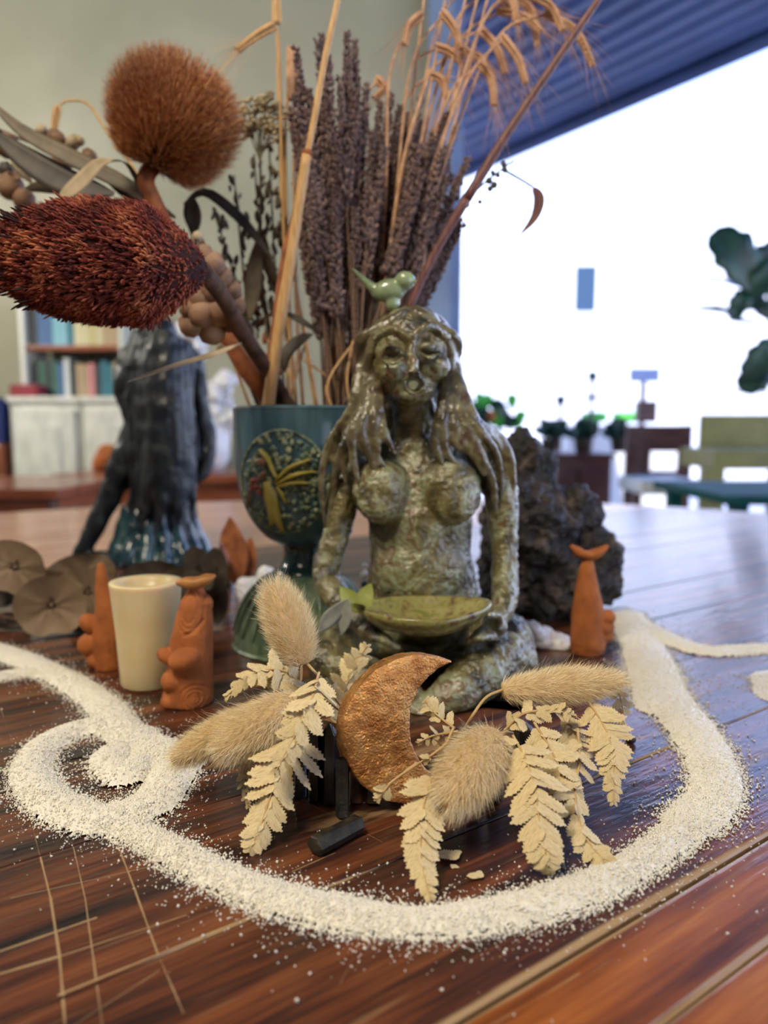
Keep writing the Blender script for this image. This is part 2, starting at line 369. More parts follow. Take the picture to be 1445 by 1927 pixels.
    for s0, wd in ((-.1485, .0036), (-.1143, .0022), (-.2235, .0008)):
        k = mth('SUBTRACT', 1.0, mth('DIVIDE', mth('ADD', mth('ABSOLUTE', mth('SUBTRACT', dp.outputs['Value'], s0)), mth('MULTIPLY', mth('SUBTRACT', wn, .5), .006)), wd), clamp=True)
        k = mth('MULTIPLY', k, 2.2, clamp=True); ew = k if ew is None else mth('MAXIMUM', ew, k)
    ew = mth('MULTIPLY', ew, edge_wear)
    allw = mth('MAXIMUM', mth('MAXIMUM', wv, tot), mth('MAXIMUM', ew, mth('MULTIPLY', fine, .22)))
    mx = N.new('ShaderNodeMix'); mx.data_type = 'RGBA'; L.new(allw, mx.inputs['Factor']); L.new(rp.outputs[0], mx.inputs['A'])
    mx.inputs['B'].default_value = lin(176, 146, 104); L.new(mx.outputs['Result'], b.inputs['Base Color'])
    L.new(mth('ADD', .42, mth('MULTIPLY', allw, .35)), b.inputs['Roughness'])
    b.inputs['Coat Weight'].default_value = .55; b.inputs['Coat Roughness'].default_value = .09; b.inputs['Specular IOR Level'].default_value = .22
    hgt = mth('SUBTRACT', mth('MULTIPLY', g2, .35), mth('MULTIPLY', allw, .6))
    un = noise_n(34, (1, 3.5, 1), 4)
    hgt = mth('ADD', hgt, mth('MULTIPLY', un, 1.1))
    bp = N.new('ShaderNodeBump'); bp.inputs['Strength'].default_value = .35; bp.inputs['Distance'].default_value = .0012
    L.new(hgt, bp.inputs['Height']); L.new(bp.outputs[0], b.inputs['Normal']); L.new(bp.outputs[0], b.inputs['Coat Normal'])
    return m
M_tdark = table_wood('dark_varnished_wood', [(.36, lin(32, 20, 17)), (.47, lin(64, 37, 27)), (.55, lin(98, 54, 32)), (.66, lin(134, 80, 46))], 1, 1)
M_tsheen = table_wood('pale_sheen_worn_wood', [(.36, lin(176, 118, 84)), (.48, lin(206, 150, 114)), (.58, lin(222, 170, 132)), (.68, lin(232, 186, 150))], .5, 0)  # pale tone is the far planks' bright sheen put into the wood colour
M_tamber = table_wood('amber_varnished_wood', [(.34, lin(86, 44, 14)), (.48, lin(136, 74, 24)), (.58, lin(160, 92, 34)), (.7, lin(184, 116, 50))], .5, 1)

# ------------------------------------------------------------------ setting
def struct(name, mb, m, smooth=False):
    return tag(mb.build(name, m, None, smooth), kind='structure')
struct('floor', MB().box((0, .5, -.05), (9, 9, .1)), M_floor)
struct('trim_paving', MB().box((6, 14, -.11), (46, 22, .1)), M_pave)
struct('wall_back', MB().box((-1.35, 3.68, 1.6), (3.1, .16, 3.2)), M_wall)
struct('wall_left', MB().box((-2.93, .4, 1.6), (.16, 6.8, 3.2)), M_wall2)
struct('wall_rear', MB().box((0, -3.05, 1.6), (6.2, .16, 3.2)), M_wall)
p = MB(); p.box((.255, 3.62, 1.6), (.11, .2, 3.2)); struct('trim_1', p, M_frame)
p = MB(); p.box((.345, 3.7, 1.6), (.05, .1, 3.2)); struct('trim_2', p, M_frame)
# corrugated roof, its ribs run with the open eave
E0 = Vector((2.252, 4.656, 3.2)); ED = Vector((-.551, .834, 0)).normalized(); EW = Vector((-.834, -.551, 0)).normalized()
per = .15; nx = int(9.2 / per * 10); vs = []; fs = []
for i in range(nx + 1):
    d = i * per / 10; z = .011 * math.sin(2 * math.pi * d / per)
    for s in (-9.5, 6.5): vs.append(E0 + EW * d + ED * s + Vector((0, 0, z)))
fs = [(2 * i, 2 * i + 1, 2 * i + 3, 2 * i + 2) for i in range(nx)]
vt = [v + Vector((0, 0, .03)) for v in vs]; nn = len(vs)
roof = MB(); roof.add(vs, fs); roof.add(vt, [f[::-1] for f in fs]); 
rf = struct('ceiling', roof, M_roof, True)
p = MB(); a = E0 + ED * 6.5; c = E0 - ED * 9.5; p.tube([a + Vector((0, 0, -.03)), c + Vector((0, 0, -.03))], .05, 8); struct('trim_gutter', p, M_roof)

# white building outside with a small window
p = MB(); p.box((4.5, 14.3, 1.9), (15, .6, 3.86 * 1.02)); bld = solo(p, 'white_building', M_white, 'overexposed white building across the yard with one small blue window', 'building', smooth=False)
def child_box(name, c, d, m, par): return MB().box(c, d).build(name, m, par, False)
wc = at(1101, 544, 13.98); k = mpp(13.98)
wf = child_box('window', wc, (48 * k, .06, 90 * k), M_white, bld)
pn = child_box('pane', wc + Vector((0, -.035, 0)), (38 * k, .02, 80 * k), M_glass, wf)

# ------------------------------------------------------------------ the table
table = thing('round_table', 'large round table of dark reddish varnished planks, scratched and worn, under the altar pieces', 'table', (0, .66, 0))
TC = Vector((0, .66, 0)); TR = 1.09
bounds = [-.1485, -.1143, -.036, .044, .122, .2, .28, .36]
s = -.1485
for q in (.075, .0835, .084): s -= q; bounds.append(s)
while s > -1.7: s -= .081; bounds.append(s)
bounds = sorted(bounds); cs = TC.dot(PN); ct = TC.dot(PDIR)
def strip(s0, s1, rad, z, n=7):
    out = []
    for sgn, rngv in ((1, range(n)), (-1, range(n - 1, -1, -1))):
        for i in rngv:
            s = s0 + (s1 - s0) * i / (n - 1); h = math.sqrt(max(rad * rad - (s - cs) ** 2, 1e-6))
            out.append(PN * s + PDIR * (ct + sgn * h) + Vector((0, 0, z)))
    return out
for s0, s1 in zip(bounds[:-1], bounds[1:]):
    a0 = max(s0, cs - TR + .004); a1 = min(s1, cs + TR - .004)
    if a1 - a0 < .01: continue
    g = .0004; c = .0016 if a0 >= -.151 else .0007
    lift = -.0006 * ((bounds.index(s0) * 7) % 3) * .3
    rings = [strip(a0 + g + c, a1 - g - c, TR - c * 2, TZ + lift), strip(a0 + g, a1 - g, TR, TZ + lift - c), strip(a0 + g, a1 - g, TR, TZ - .035)]
    mb = MB(); n = len(rings[0]); mb.add([v for r_ in rings for v in r_], [])
    mb.f += [tuple(range(n))[::-1], tuple(2 * n + i for i in range(n))]
    for j in (0, 1): mb.f += [(j * n + i, j * n + (i + 1) % n, (j + 1) * n + (i + 1) % n, (j + 1) * n + i) for i in range(n)]
    amber = a0 > -.151
    bm = bmesh.new(); me = mb.mesh('plank', ROOT[table.name]); bm.from_mesh(me); bmesh.ops.recalc_face_normals(bm, faces=bm.faces[:]); bm.to_mesh(me); bm.free()
    put('plank', me, M_tamber if amber else (M_tsheen if a1 < -.93 else M_tdark), table, False)
for sgn in (-.45, .45):
    MB().box((0, .66 + sgn, TZ - .06), (1.3, .07, .05)).build('support_rail', M_dwood, table, False)
for x, y in ((-.5, .2), (.5, .2), (-.5, 1.1), (.5, 1.1)):
    MB().rbox((x, y, .335), (.08, .08, .66), .006).build('leg', M_dwood, table, False)

# ------------------------------------------------------------------ salt
def V2(px, py): g = gp(px, py); return np.array((g.x, g.y))
def stroke(pts, w, h=.0036): return [V2(*p) for p in pts], w, h
strokes = [
 ([(205,1545),(300,1590),(400,1645),(520,1692),(650,1722),(790,1738),(930,1722),(1060,1690),(1180,1640),(1290,1560),(1345,1500)], (.0085,.0085), .0036),
 ([(1290,1560),(1345,1500),(1335,1430),(1290,1360),(1245,1300),(1225,1245)], (.011,.018), .0038),
 ([(1245,1330),(1225,1255),(1200,1200),(1170,1150)], (.018,.018), .004),
 ([(1150,1150),(1250,1200),(1330,1226),(1445,1222),(1560,1235)], (.014,.011), .003),
 ([(1470,1280),(1480,1310)], (.022,.02), .003),
 # swirl on the left
 ([(330,1450),(290,1510),(200,1545),(110,1520),(60,1465),(80,1410),(150,1375),(240,1370)], (.0125,.010), .0052),
 ([(345,1440),(300,1410),(250,1405),(205,1430),(235,1465),(262,1440)], (.012,.0095), .005),
 ([(240,1380),(330,1440)], (.012,.013), .0045),
 ([(235,1385),(195,1330),(130,1285),(60,1250),(0,1228),(-90,1195)], (.012,.012), .004),
 ([(110,1272),(40,1268),(-60,1290)], (.009,.009), .003),
]
SEG = []
for pts, (w0, w1), h in strokes:
    P = [V2(*p) for p in pts]
    # smooth the polyline
    C = catmull([(q[0], q[1], 0) for q in P], max(8, len(P) * 5)); m = len(C)
    for i in range(m - 1):
        u = i / (m - 1); wd = (w0 * (1 - u) + w1 * u) * (1 + .16 * noise.noise(Vector((C[i].x * 40, C[i].y * 40, 1))))
        SEG.append((C[i].x, C[i].y, C[i + 1].x, C[i + 1].y, wd, h))
def field(X, Y):
    best = np.full(X.shape, -9.0); H = np.zeros(X.shape)
    for x0, y0, x1, y1, wd, h in SEG:
        dx, dy = x1 - x0, y1 - y0; l2 = dx * dx + dy * dy + 1e-12
        t = np.clip(((X - x0) * dx + (Y - y0) * dy) / l2, 0, 1)
        d = np.hypot(X - x0 - t * dx, Y - y0 - t * dy) / wd
        best = np.maximum(best, 1 - d); H = np.maximum(H, h * np.clip(1 - d * d, 0, 1))
    return best, H
cell = .0011
xs = np.arange(-.40, .50, cell); ys = np.arange(.215, .66, cell)
GX, GY = np.meshgrid(xs, ys, indexing='ij'); BF, HF = field(GX, GY)
jit = rng.normal(0, 1, HF.shape)
Z = np.where(HF > 0, HF * (1 + .06 * jit) + .0002 * jit, 0)
Z = np.maximum(Z, .0001)
solid = BF > .02 + .02 * jit
idx = -np.ones(HF.shape, int); need = np.zeros(HF.shape, bool)
c4 = solid[:-1, :-1] & solid[1:, :-1] & solid[:-1, 1:] & solid[1:, 1:]
for a in (0, 1):
    for b in (0, 1): need[a:a + c4.shape[0], b:b + c4.shape[1]] |= c4
idx[need] = np.arange(need.sum())
gj = cell * .35
Vv = np.stack([GX[need] + rng.uniform(-gj, gj, need.sum()), GY[need] + rng.uniform(-gj, gj, need.sum()), TZ + Z[need]], 1)
I, J = np.nonzero(c4)
Fq = np.stack([idx[I, J], idx[I + 1, J], idx[I + 1, J + 1], idx[I, J + 1]], 1)
# grains: loose crystals on the band, at its edge and thrown beyond it
def grains(n, spread, smin, smax, ontop):
    seg = np.array(SEG); L_ = np.hypot(seg[:, 2] - seg[:, 0], seg[:, 3] - seg[:, 1]); near = 1 / np.maximum(seg[:, 1], .2) ** 2
    pr = L_ * near; pr /= pr.sum(); k = rng.choice(len(seg), n, p=pr); s = seg[k]; t = rng.random(n)
    cx = s[:, 0] + (s[:, 2] - s[:, 0]) * t; cy = s[:, 1] + (s[:, 3] - s[:, 1]) * t
    nx_ = -(s[:, 3] - s[:, 1]) / (L_[k] + 1e-9); ny_ = (s[:, 2] - s[:, 0]) / (L_[k] + 1e-9)
    if ontop: o = rng.uniform(-1.03, 1.03, n) * s[:, 4]
    else: o = np.sign(rng.random(n) - .5) * s[:, 4] * (1 + rng.exponential(spread, n))
    x = cx + nx_ * o; y = cy + ny_ * o; _, h = field(x, y); z = TZ + np.maximum(h * .97, .0)
    r = rng.uniform(smin, smax, n) * (.5 + .9 * rng.random(n) ** 2)
    return x, y, z, r
def grain_mesh(x, y, z, r):
    n = len(x); base = np.array([(1, 0, 0), (-1, 0, 0), (0, 1, 0), (0, -1, 0), (0, 0, 1), (0, 0, -1)], float)
    q = rng.normal(size=(n, 4)); q /= np.linalg.norm(q, axis=1)[:, None]; a, b, c, d = q.T
    Rm = np.stack([np.stack([1 - 2 * (c * c + d * d), 2 * (b * c - a * d), 2 * (b * d + a * c)], 1),
                   np.stack([2 * (b * c + a * d), 1 - 2 * (b * b + d * d), 2 * (c * d - a * b)], 1),
                   np.stack([2 * (b * d - a * c), 2 * (c * d + a * b), 1 - 2 * (b * b + c * c)], 1)], 1)
    B = base[None] * (rng.uniform(.65, 1.25, (n, 6, 1))) + rng.normal(0, .12, (n, 6, 3))
    P = np.einsum('nij,nkj->nki', Rm, B) * r[:, None, None]
    P += np.stack([x, y, z + r * .6], 1)[:, None, :]
    F0 = np.array([(0, 2, 4), (2, 1, 4), (1, 3, 4), (3, 0, 4), (2, 0, 5), (1, 2, 5), (3, 1, 5), (0, 3, 5)])
    return P.reshape(-1, 3), (F0[None] + (np.arange(n) * 6)[:, None, None]).reshape(-1, 3)
gs = [grains(60000, 0, .00032, .00062, True), grains(13000, .12, .00032, .00062, False), grains(7500, .45, .0003, .0006, False), grains(1100, 1.4, .0003, .0006, False)]
X_, Y_, Z_, R_ = [np.concatenate([g[i] for g in gs]) for i in range(4)]
Vg, Fg = grain_mesh(X_, Y_, Z_, R_)
Ft = np.concatenate([Fq[:, [0, 1, 2]], Fq[:, [0, 2, 3]]])
so_base = Vector((0, .25, TZ))
me = np_mesh('salt', np.concatenate([Vv, Vg]) - np.array(so_base), np.concatenate([Ft, Fg + len(Vv)]))
salt = put('salt', me, M_salt, None, False); salt.location = so_base
tag(salt, 'loose white salt poured in a swirling circle on the dark table', 'salt', kind='stuff')

# ------------------------------------------------------------------ green seated statue
st = thing('seated_statue', 'green glazed seated woman statue holding a dish, with a bird on her head', 'statue', (at(795, 1300, .5).x, .5, TZ))
SO = ROOT[st.name]
b = MB()
eball(b, 772, 672, .500, 76, 90, ydepth=78, rot=-4)              # skull
eball(b, 776, 722, .488, 46, 40, ydepth=50)                       # jaw
eball(b, 772, 742, .478, 22, 14, ydepth=20)                       # chin
eball(b, 776, 690, .455, 11, 20, ydepth=18)                       # nose
eball(b, 777, 702, .4505, 15, 9, ydepth=10)
eball(b, 738, 694, .478, 34, 26, ydepth=26); eball(b, 814, 690, .478, 32, 26, ydepth=26)   # cheeks
chain(b, [(708, 638, .472, 9), (735, 620, .463, 9), (764, 634, .461, 8)], n=10); chain(b, [(778, 632, .461, 8), (806, 614, .463, 9), (838, 634, .474, 9)], n=10)  # brows
chain(b, [(771, 634, .463, 8), (774, 662, .460, 8), (776, 690, .456, 9)], n=10)  # bridge of the nose
chain(b, [(716, 676, .470, 4), (738, 684, .463, 4.5), (758, 674, .466, 4)], n=8); chain(b, [(790, 666, .466, 4), (808, 672, .463, 4.5), (828, 664, .470, 4)], n=8)  # lower lids
for q in range(10):
    a = q * math.pi / 5; eball(b, 779 + 17 * math.cos(a), 724 + 15 * math.sin(a), .4555, 7.5, 6.5, ydepth=9)  # lips
chain(b, [(776, 740, .505, 38), (785, 830, .515, 44)])
eball(b, 793, 900, .520, 108, 88, ydepth=62); eball(b, 792, 850, .522, 112, 40, ydepth=46)
chain(b, [(792, 860, .52, 72), (790, 960, .520, 98), (790, 1040, .522, 96), (795, 1140, .525, 108)], n=20)
eball(b, 718, 925, .494, 54, 62, ydepth=50); eball(b, 847, 922, .493, 58, 64, ydepth=54); eball(b, 714, 950, .489, 40, 36, ydepth=42); eball(b, 852, 948, .488, 44, 38, ydepth=44)
eball(b, 790, 1075, .506, 92, 95, ydepth=66); eball(b, 780, 800, .53, 72, 78, ydepth=30)
eball(b, 795, 1200, .53, 150, 72, ydepth=100)
chain(b, [(672, 868, .515, 34), (650, 930, .51, 30), (632, 1010, .507, 26), (614, 1085, .50, 27), (645, 1140, .480, 24), (690, 1180, .462, 22)], seg=22)
chain(b, [(912, 866, .515, 36), (942, 930, .51, 32), (948, 1010, .508, 27), (950, 1090, .50, 26), (948, 1140, .480, 24), (925, 1180, .462, 22)], seg=22)
# legs folded: thighs out to the knees, shins crossing in front
chain(b, [(700, 1215, .53, 62), (650, 1225, .50, 60), (622, 1245, .475, 46)])
chain(b, [(622, 1250, .475, 46), (690, 1280, .455, 44), (775, 1320, .44, 34)])
chain(b, [(880, 1200, .53, 62), (945, 1205, .505, 58), (968, 1240, .48, 46)])
chain(b, [(950, 1232, .468, 48), (900, 1270, .450, 52), (845, 1312, .436, 42), (790, 1345, .432, 26)], n=18)
chain(b, [(775, 1325, .44, 26), (860, 1350, .445, 24), (955, 1346, .438, 19), (975, 1347, .436, 15)])
body = blob(b, .00115, 5, name='body', off=SO,
  sculpts=[(at(737, 654, .466), .0120, (0, .0105, 0)), (at(806, 647, .466), .0120, (0, .0105, 0)),
           (at(779, 724, .4555), .0058, (0, .014, 0)), (at(771, 707, .4475), .0022, (0, .002, .002)), (at(784, 706, .4475), .0022, (0, .002, .002))],
  nz=[(45, .0012), (160, .0010), (420, .0007)])
put('body', body, M_statue, st)
for q, (px, py, dx) in enumerate(((738, 656, 1), (803, 650, -1))):
    eb = MB(); eball(eb, px, py + 3, .4765, 15, 10, ydepth=11); eb.build('eye', M_hair, st)
# fingers: broad hands of separate fingers under the dish
def hand(side):
    h = MB(); s_ = side
    if s_ < 0:
        base = [(700, 1178, .455), (692, 1192, .452), (690, 1204, .449)]
        tips = [(748, 1218, .440), (742, 1214, .444), (738, 1208, .448), (728, 1200, .452)]
        eball(h, 696, 1188, .455, 24, 20, ydepth=22)
    else:
        tips = [(880, 1208, .440), (886, 1202, .444), (890, 1196, .448), (894, 1190, .452)]
        eball(h, 930, 1180, .455, 26, 20, ydepth=22)
    for i, tp in enumerate(tips):
        x0 = (696 if s_ < 0 else 932); y0 = 1198 - i * 6
        chain(h, [(x0, y0, .452 + i * .003, 9), ((x0 + tp[0]) / 2, (y0 + tp[1]) / 2 - 3, tp[2], 8.5), (tp[0], tp[1], tp[2], 6.5 - i * .3)], n=10, seg=8)
    x1 = 712 if s_ < 0 else 925   # thumb leaves the side of the palm, up along the dish
    chain(h, [(x1 + 14 * s_, 1176, .452, 9), (x1 + 40 * s_ * .3, 1160, .446, 8), (x1 - 10 * s_ + 6, 1158, .440, 6)], n=10, seg=8)
    me = blob(h, .0009, 2, name='hand', off=SO, nz=[(200, .0005)])
    put('hand', me, M_statue, st)
hand(-1); hand(1)
# hair: cap and thick strands, some run down over the arms
h = MB()
eball(h, 772, 668, .515, 90, 88, ydepth=74); 
def strand(pts, n=12, seg=18): chain(h, pts, n=n, seg=seg)
for i in range(9):       # cap strands on the left and right of a parting
    x = 762 - i * 9; strand([(770, 588 + i * 1.5, .492 + i * .001, 9), (x - 8, 594 + i * 5, .486, 10), (704 - i * 3, 640 + i * 4, .486 + i * .0035, 10), (694 - i * 2, 720, .492 + i * .003, 10), (700 - i * 1.5, 790, .50 + i * .002, 9)])
    x = 785 + i * 8; strand([(776, 588 + i * 1.5, .492 + i * .001, 9), (x + 6, 594 + i * 5, .486, 10), (842 + i * 2, 645 + i * 4, .486 + i * .0035, 10), (846 + i * 2, 715, .492 + i * .003, 10), (838 + i * 2, 785, .50 + i * .002, 9)])
L = [[(702,690),(706,760),(700,800),(712,850),(738,890)], [(708,720),(716,780),(728,815),(738,850)], [(698,690),(694,760),(684,810),(692,860),(708,915)], [(690,690),(682,760),(664,810),(668,860),(680,912)],
     [(684,690),(676,760),(650,812),(644,870),(652,925)], [(680,690),(668,765),(638,820),(628,880),(630,950)], [(676,690),(660,770),(628,830),(614,900),(610,985)], [(684,700),(670,790),(642,850),(626,910),(618,978)], [(712,700),(714,770),(704,830),(716,880)]]
Rr = [[(842,690),(838,760),(834,810),(846,855),(872,895)], [(848,690),(850,760),(858,812),(884,855),(908,895)], [(854,690),(862,765),(882,815),(910,855),(922,925)], [(858,690),(872,770),(900,812),(930,865),(944,950)],
      [(860,700),(884,785),(920,815),(950,850),(958,930)], [(856,710),(866,790),(894,850),(920,905),(938,978)], [(838,700),(830,770),(824,830),(830,880)], [(862,710),(896,792),(936,822),(962,870),(966,955)], [(846,700),(846,780),(852,830),(872,868)]]
for s_ in L + Rr:
    m_ = len(s_); strand([(x + (0, 0, 5, 8, 3)[min(j, 4)] * math.sin(j * 2.3 + x * .13), y + (j == m_ - 1) * 14 * math.sin(x), (.492, .486, .4815, .4825, .485)[min(j, 4)] + (.008 if (x < 660 or x > 915) else 0) + (.010 if (x < 640 or x > 935) else 0), (10, 10, 10, 8.5, 3)[j if j < m_ - 1 else 4]) for j, (x, y) in enumerate(s_)], seg=22)
put('hair', blob(h, .0011, 2, name='hair', off=SO, nz=[(200, .0006)]), M_hair, st)
# dish: boat shaped shallow bowl
def dish():
    m = MB(); c = at(797, 1142, .452); k = mpp(.452); n = 56; rings = [(1.0, 0), (1.03, -.001), (.99, -.0045), (.80, -.0115), (.5, -.0150), (0.02, -.0155)]
    inner = [(0.02, -.0120), (.5, -.0112), (.80, -.0075), (.95, -.0015), (1.0, 0)]
    vs = []
    prof = inner + rings[1:]
    for r_, z in prof:
        for q in range(n):
            a = 2 * math.pi * q / n; ca, sa = math.cos(a), math.sin(a)
            X = 126 * k * r_ * ca * (1 - .05 * sa); Yv = .031 * r_ * sa * (1 - .25 * ca * ca)
            zz = z + .0042 * r_ * ca ** 2 * (1 if ca > 0 else .5) + .0006 * noise.noise(Vector((ca * 3, sa * 3, r_ * 4)))
            vs.append(c + Vector((X, Yv, zz)))
    mm = len(prof); m.add(vs, [(i * n + q, i * n + (q + 1) % n, (i + 1) * n + (q + 1) % n, (i + 1) * n + q) for i in range(mm - 1) for q in range(n)])
    m.f.append(tuple(range(n))); m.f.append(tuple((mm - 1) * n + q for q in range(n))[::-1])
    return m.build('dish', M_dish, st)
dish()['label'] = 'speckled olive dish'
# leafy ornament on the dish's left end
def petal_mesh(mb, P0, tip, wdt, nrm, seg=8, cup=.25):
    P0, tip = Vector(P0), Vector(tip); T = tip - P0; Ln = T.length; T.normalize(); X = T.cross(Vector(nrm)).normalized(); Nn = X.cross(T)
    vs = []; fs = []
    for i in range(seg + 1):
        u = i / seg; ww = wdt * math.sin(math.pi * min(1, u * .94 + .06)) ** .8 + 1e-5
        for j in (-1, 0, 1): vs.append(P0 + T * Ln * u + X * ww * j + Nn * (abs(j) * ww * cup + math.sin(u * math.pi) * Ln * .06))
    for i in range(seg):
        for j in (0, 1): fs.append((i * 3 + j, i * 3 + j + 1, (i + 1) * 3 + j + 1, (i + 1) * 3 + j))
    n0 = len(vs); vb = [v - Nn * .0009 for v in vs]
    mb.add(vs + vb, fs + [tuple(n0 + q for q in f[::-1]) for f in fs])
lo = MB()
petal_mesh(lo, at(678, 1152, .45), at(640, 1104, .448), .0055, (0, -1, .3)); petal_mesh(lo, at(676, 1150, .45), at(698, 1098, .448), .0055, (0, -1, .3))
petal_mesh(lo, at(680, 1150, .446), at(660, 1135, .432), .005, (0, -.3, 1))
lo.build('leaf_ornament', M_lime, st)
# bird on her head
b = MB()
eball(b, 732, 546, .500, 34, 20, ydepth=18, rot=12); eball(b, 762, 528, .498, 19, 17, ydepth=16)
chain(b, [(745, 548, .5, 16), (712, 548, .5, 12), (688, 530, .5, 7), (664, 507, .5, 3)], n=10)
chain(b, [(772, 528, .496, 7), (784, 530, .495, 2)], n=8, seg=5); eball(b, 738, 570, .5, 14, 16, ydepth=12)
bd = put('bird', blob(b, .0008, 4, name='bird', off=SO), M_birdm, st); bd['label'] = 'pale green bird perched on her head'

# ------------------------------------------------------------------ goblet with fairy relief
GC = Vector((at(568, 900, .575).x, .575, TZ)); gob = thing('ceramic_goblet', 'blue green ceramic goblet vase with a yellow fairy relief, full of dried stems', 'vase', GC)
def zat(py, Y): return at(722, py, Y).z - TZ
rim = zat(765, .53); KR = .0505
GP = [(.0, .004)]
prof_bowl = [(.002, .078), (.020, .080), (.033, .090), (.043, .106), (.0490, .128), (KR, .150), (KR + .0008, rim - .004), (KR + .001, rim - .001), (KR - .0006, rim), (KR - .003, rim - .002),
             (KR - .0045, .15), (.043, .126), (.035, .106), (.02, .094), (.002, .090)]
def smooth_prof(pr, n): return [(v.x, v.y) for v in catmull([(r_, z, 0) for r_, z in pr], n)]
def Rb(z):
    pr = prof_bowl[:7]
    for (r0, z0), (r1, z1) in zip(pr[:-1], pr[1:]):
        if z0 <= z <= z1: return r0 + (r1 - r0) * (z - z0) / (z1 - z0)
    return KR
MB().lathe(smooth_prof(prof_bowl, 60), GC, 72).build('bowl', M_gob, gob)
MB().lathe(smooth_prof([(.001, .086), (.016, .084), (.0145, .074), (.017, .064), (.023, .058), (.02, .056), (.001, .056)], 24), GC, 48).build('stem', M_gobd, gob)
b = MB(); b.lathe(smooth_prof([(.001, .060), (.02, .058), (.036, .048), (.047, .030), (.0535, .012), (.0545, .003), (.052, .0), (.001, .0)], 34), GC, 64)
ft = b.build('foot', M_gobf, gob)
lf = MB()
for i in range(26):
    a = i * 2 * math.pi / 26; pts = []
    for r_, z in ((.028, .0545), (.040, .044), (.0495, .029), (.0545, .012)):
        pts.append(GC + Vector((r_ * math.cos(a + .12 * (z - .03) * 20), r_ * math.sin(a + .12 * (z - .03) * 20), z)))
    lf.tube(catmull(pts, 8), [.0006, .0012, .0014, .0014, .0013, .0012, .001, .0006], 6)
lf.build('grass_relief', M_gobf, ft)
def bp_(px, py, off=0.0):
    """point on the bowl wall seen at that place of the photograph"""
    X = at(px, py, GC.y - .045).x - GC.x; z = zat(py, GC.y - .045); r_ = Rb(z) + off
    X = max(-r_ * .97, min(r_ * .97, X)); return GC + Vector((X, -math.sqrt(r_ * r_ - X * X), z))
rl = MB(); cxm, cym = 532, 908
ring = [bp_(cxm + 86 * math.cos(a), cym + 98 * math.sin(a), .0003) for a in [2 * math.pi * q / 40 for q in range(41)]]
rl.tube(ring, .0012, 8)
for q in range(330):
    a = rng.uniform(0, 2 * math.pi); rr = math.sqrt(rng.uniform(0, 1)) * .95; px, py = cxm + 86 * rr * math.cos(a), cym + 98 * rr * math.sin(a)
    s_ = rng.uniform(.0010, .0026); rl.ball(bp_(px, py, .0004), (s_, s_ * .7, s_), 7, 5)
rp_ = rl.build('relief_panel', M_relief, gob); rp_['label'] = 'oval panel of tiny leaves and flowers in relief'
def on(mb, pts, off=.002, n=8):
    P = [bp_(x, y, off) for x, y, _ in pts]; rr = [q[2] * mpp(.54) for q in pts]; Q = catmull(P, 10)
    k = len(P) - 1; rad = [rr[min(int(q / 9 * k), k - 1)] * (1 - (q / 9 * k - min(int(q / 9 * k), k - 1))) + rr[min(int(q / 9 * k), k - 1) + 1] * (q / 9 * k - min(int(q / 9 * k), k - 1)) for q in range(10)]
    mb.tube(Q, rad, n, flat=.5)
m_ = MB(); on(m_, [(504, 905, 8), (510, 935, 14), (518, 970, 10), (530, 1008, 3)]); on(m_, [(510, 940, 10), (512, 975, 9), (506, 990, 4)]); m_.build('fairy_dress', M_yell, rp_)
m_ = MB(); on(m_, [(492, 846, 7), (506, 862, 9), (516, 884, 8), (524, 900, 5)], .003); m_.build('fairy_hair', M_yell, rp_)
m_ = MB(); on(m_, [(500, 888, 8), (488, 900, 5), (474, 912, 4), (464, 935, 4), (457, 960, 3)], .003); m_.ball(bp_(496, 868, .004), .0032, 10, 8); m_.build('fairy_body', M_pink, rp_)
for pts in ([(520, 905, 5), (545, 880, 8), (575, 868, 6), (590, 862, 3)], [(522, 910, 5), (550, 895, 9), (580, 888, 6), (598, 888, 3)], [(524, 915, 5), (550, 908, 7), (585, 908, 3)], [(522, 915, 5), (532, 930, 9), (538, 945, 5)]):
    m_ = MB(); on(m_, pts, .0025); m_.build('fairy_wing', M_yell, rp_)
m_ = MB()
for x, y in ((474, 905), (482, 915), (472, 920), (486, 926), (480, 903)): m_.ball(bp_(x, y, .004), .002, 8, 6)
m_.build('posy', M_rose, rp_)

# ------------------------------------------------------------------ dark statue on the left
DS = Vector((at(290, 1000, .93).x, .93, TZ)); ds = thing('standing_statue', 'tall blue black glazed figure seen from behind, draped in long hair, leaning on a trunk', 'statue', DS)
b = MB(); Yd = .93
chain(b, [(292, 640, Yd, 46), (296, 690, Yd, 66), (300, 760, Yd, 56), (312, 850, Yd, 62), (308, 930, Yd, 60)], n=20, seg=20)
chain(b, [(308, 930, Yd, 60), (304, 990, Yd, 70), (300, 1050, Yd, 82)], n=20)
eball(b, 245, 690, Yd, 26, 40); eball(b, 350, 690, Yd, 26, 46)
chain(b, [(240, 690, Yd, 22), (236, 730, .92, 22), (262, 800, .92, 30), (232, 870, .915, 28), (208, 930, .91, 21), (182, 985, .905, 19), (148, 1050, .90, 15)], n=12, seg=24)
chain(b, [(362, 690, Yd, 24), (372, 750, .94, 20), (388, 820, .94, 18), (388, 880, .93, 14), (370, 900, .92, 10)], n=12, seg=18)
chain(b, [(150, 1052, .90, 15), (210, 1048, .90, 12), (280, 1052, .92, 18)], n=10)
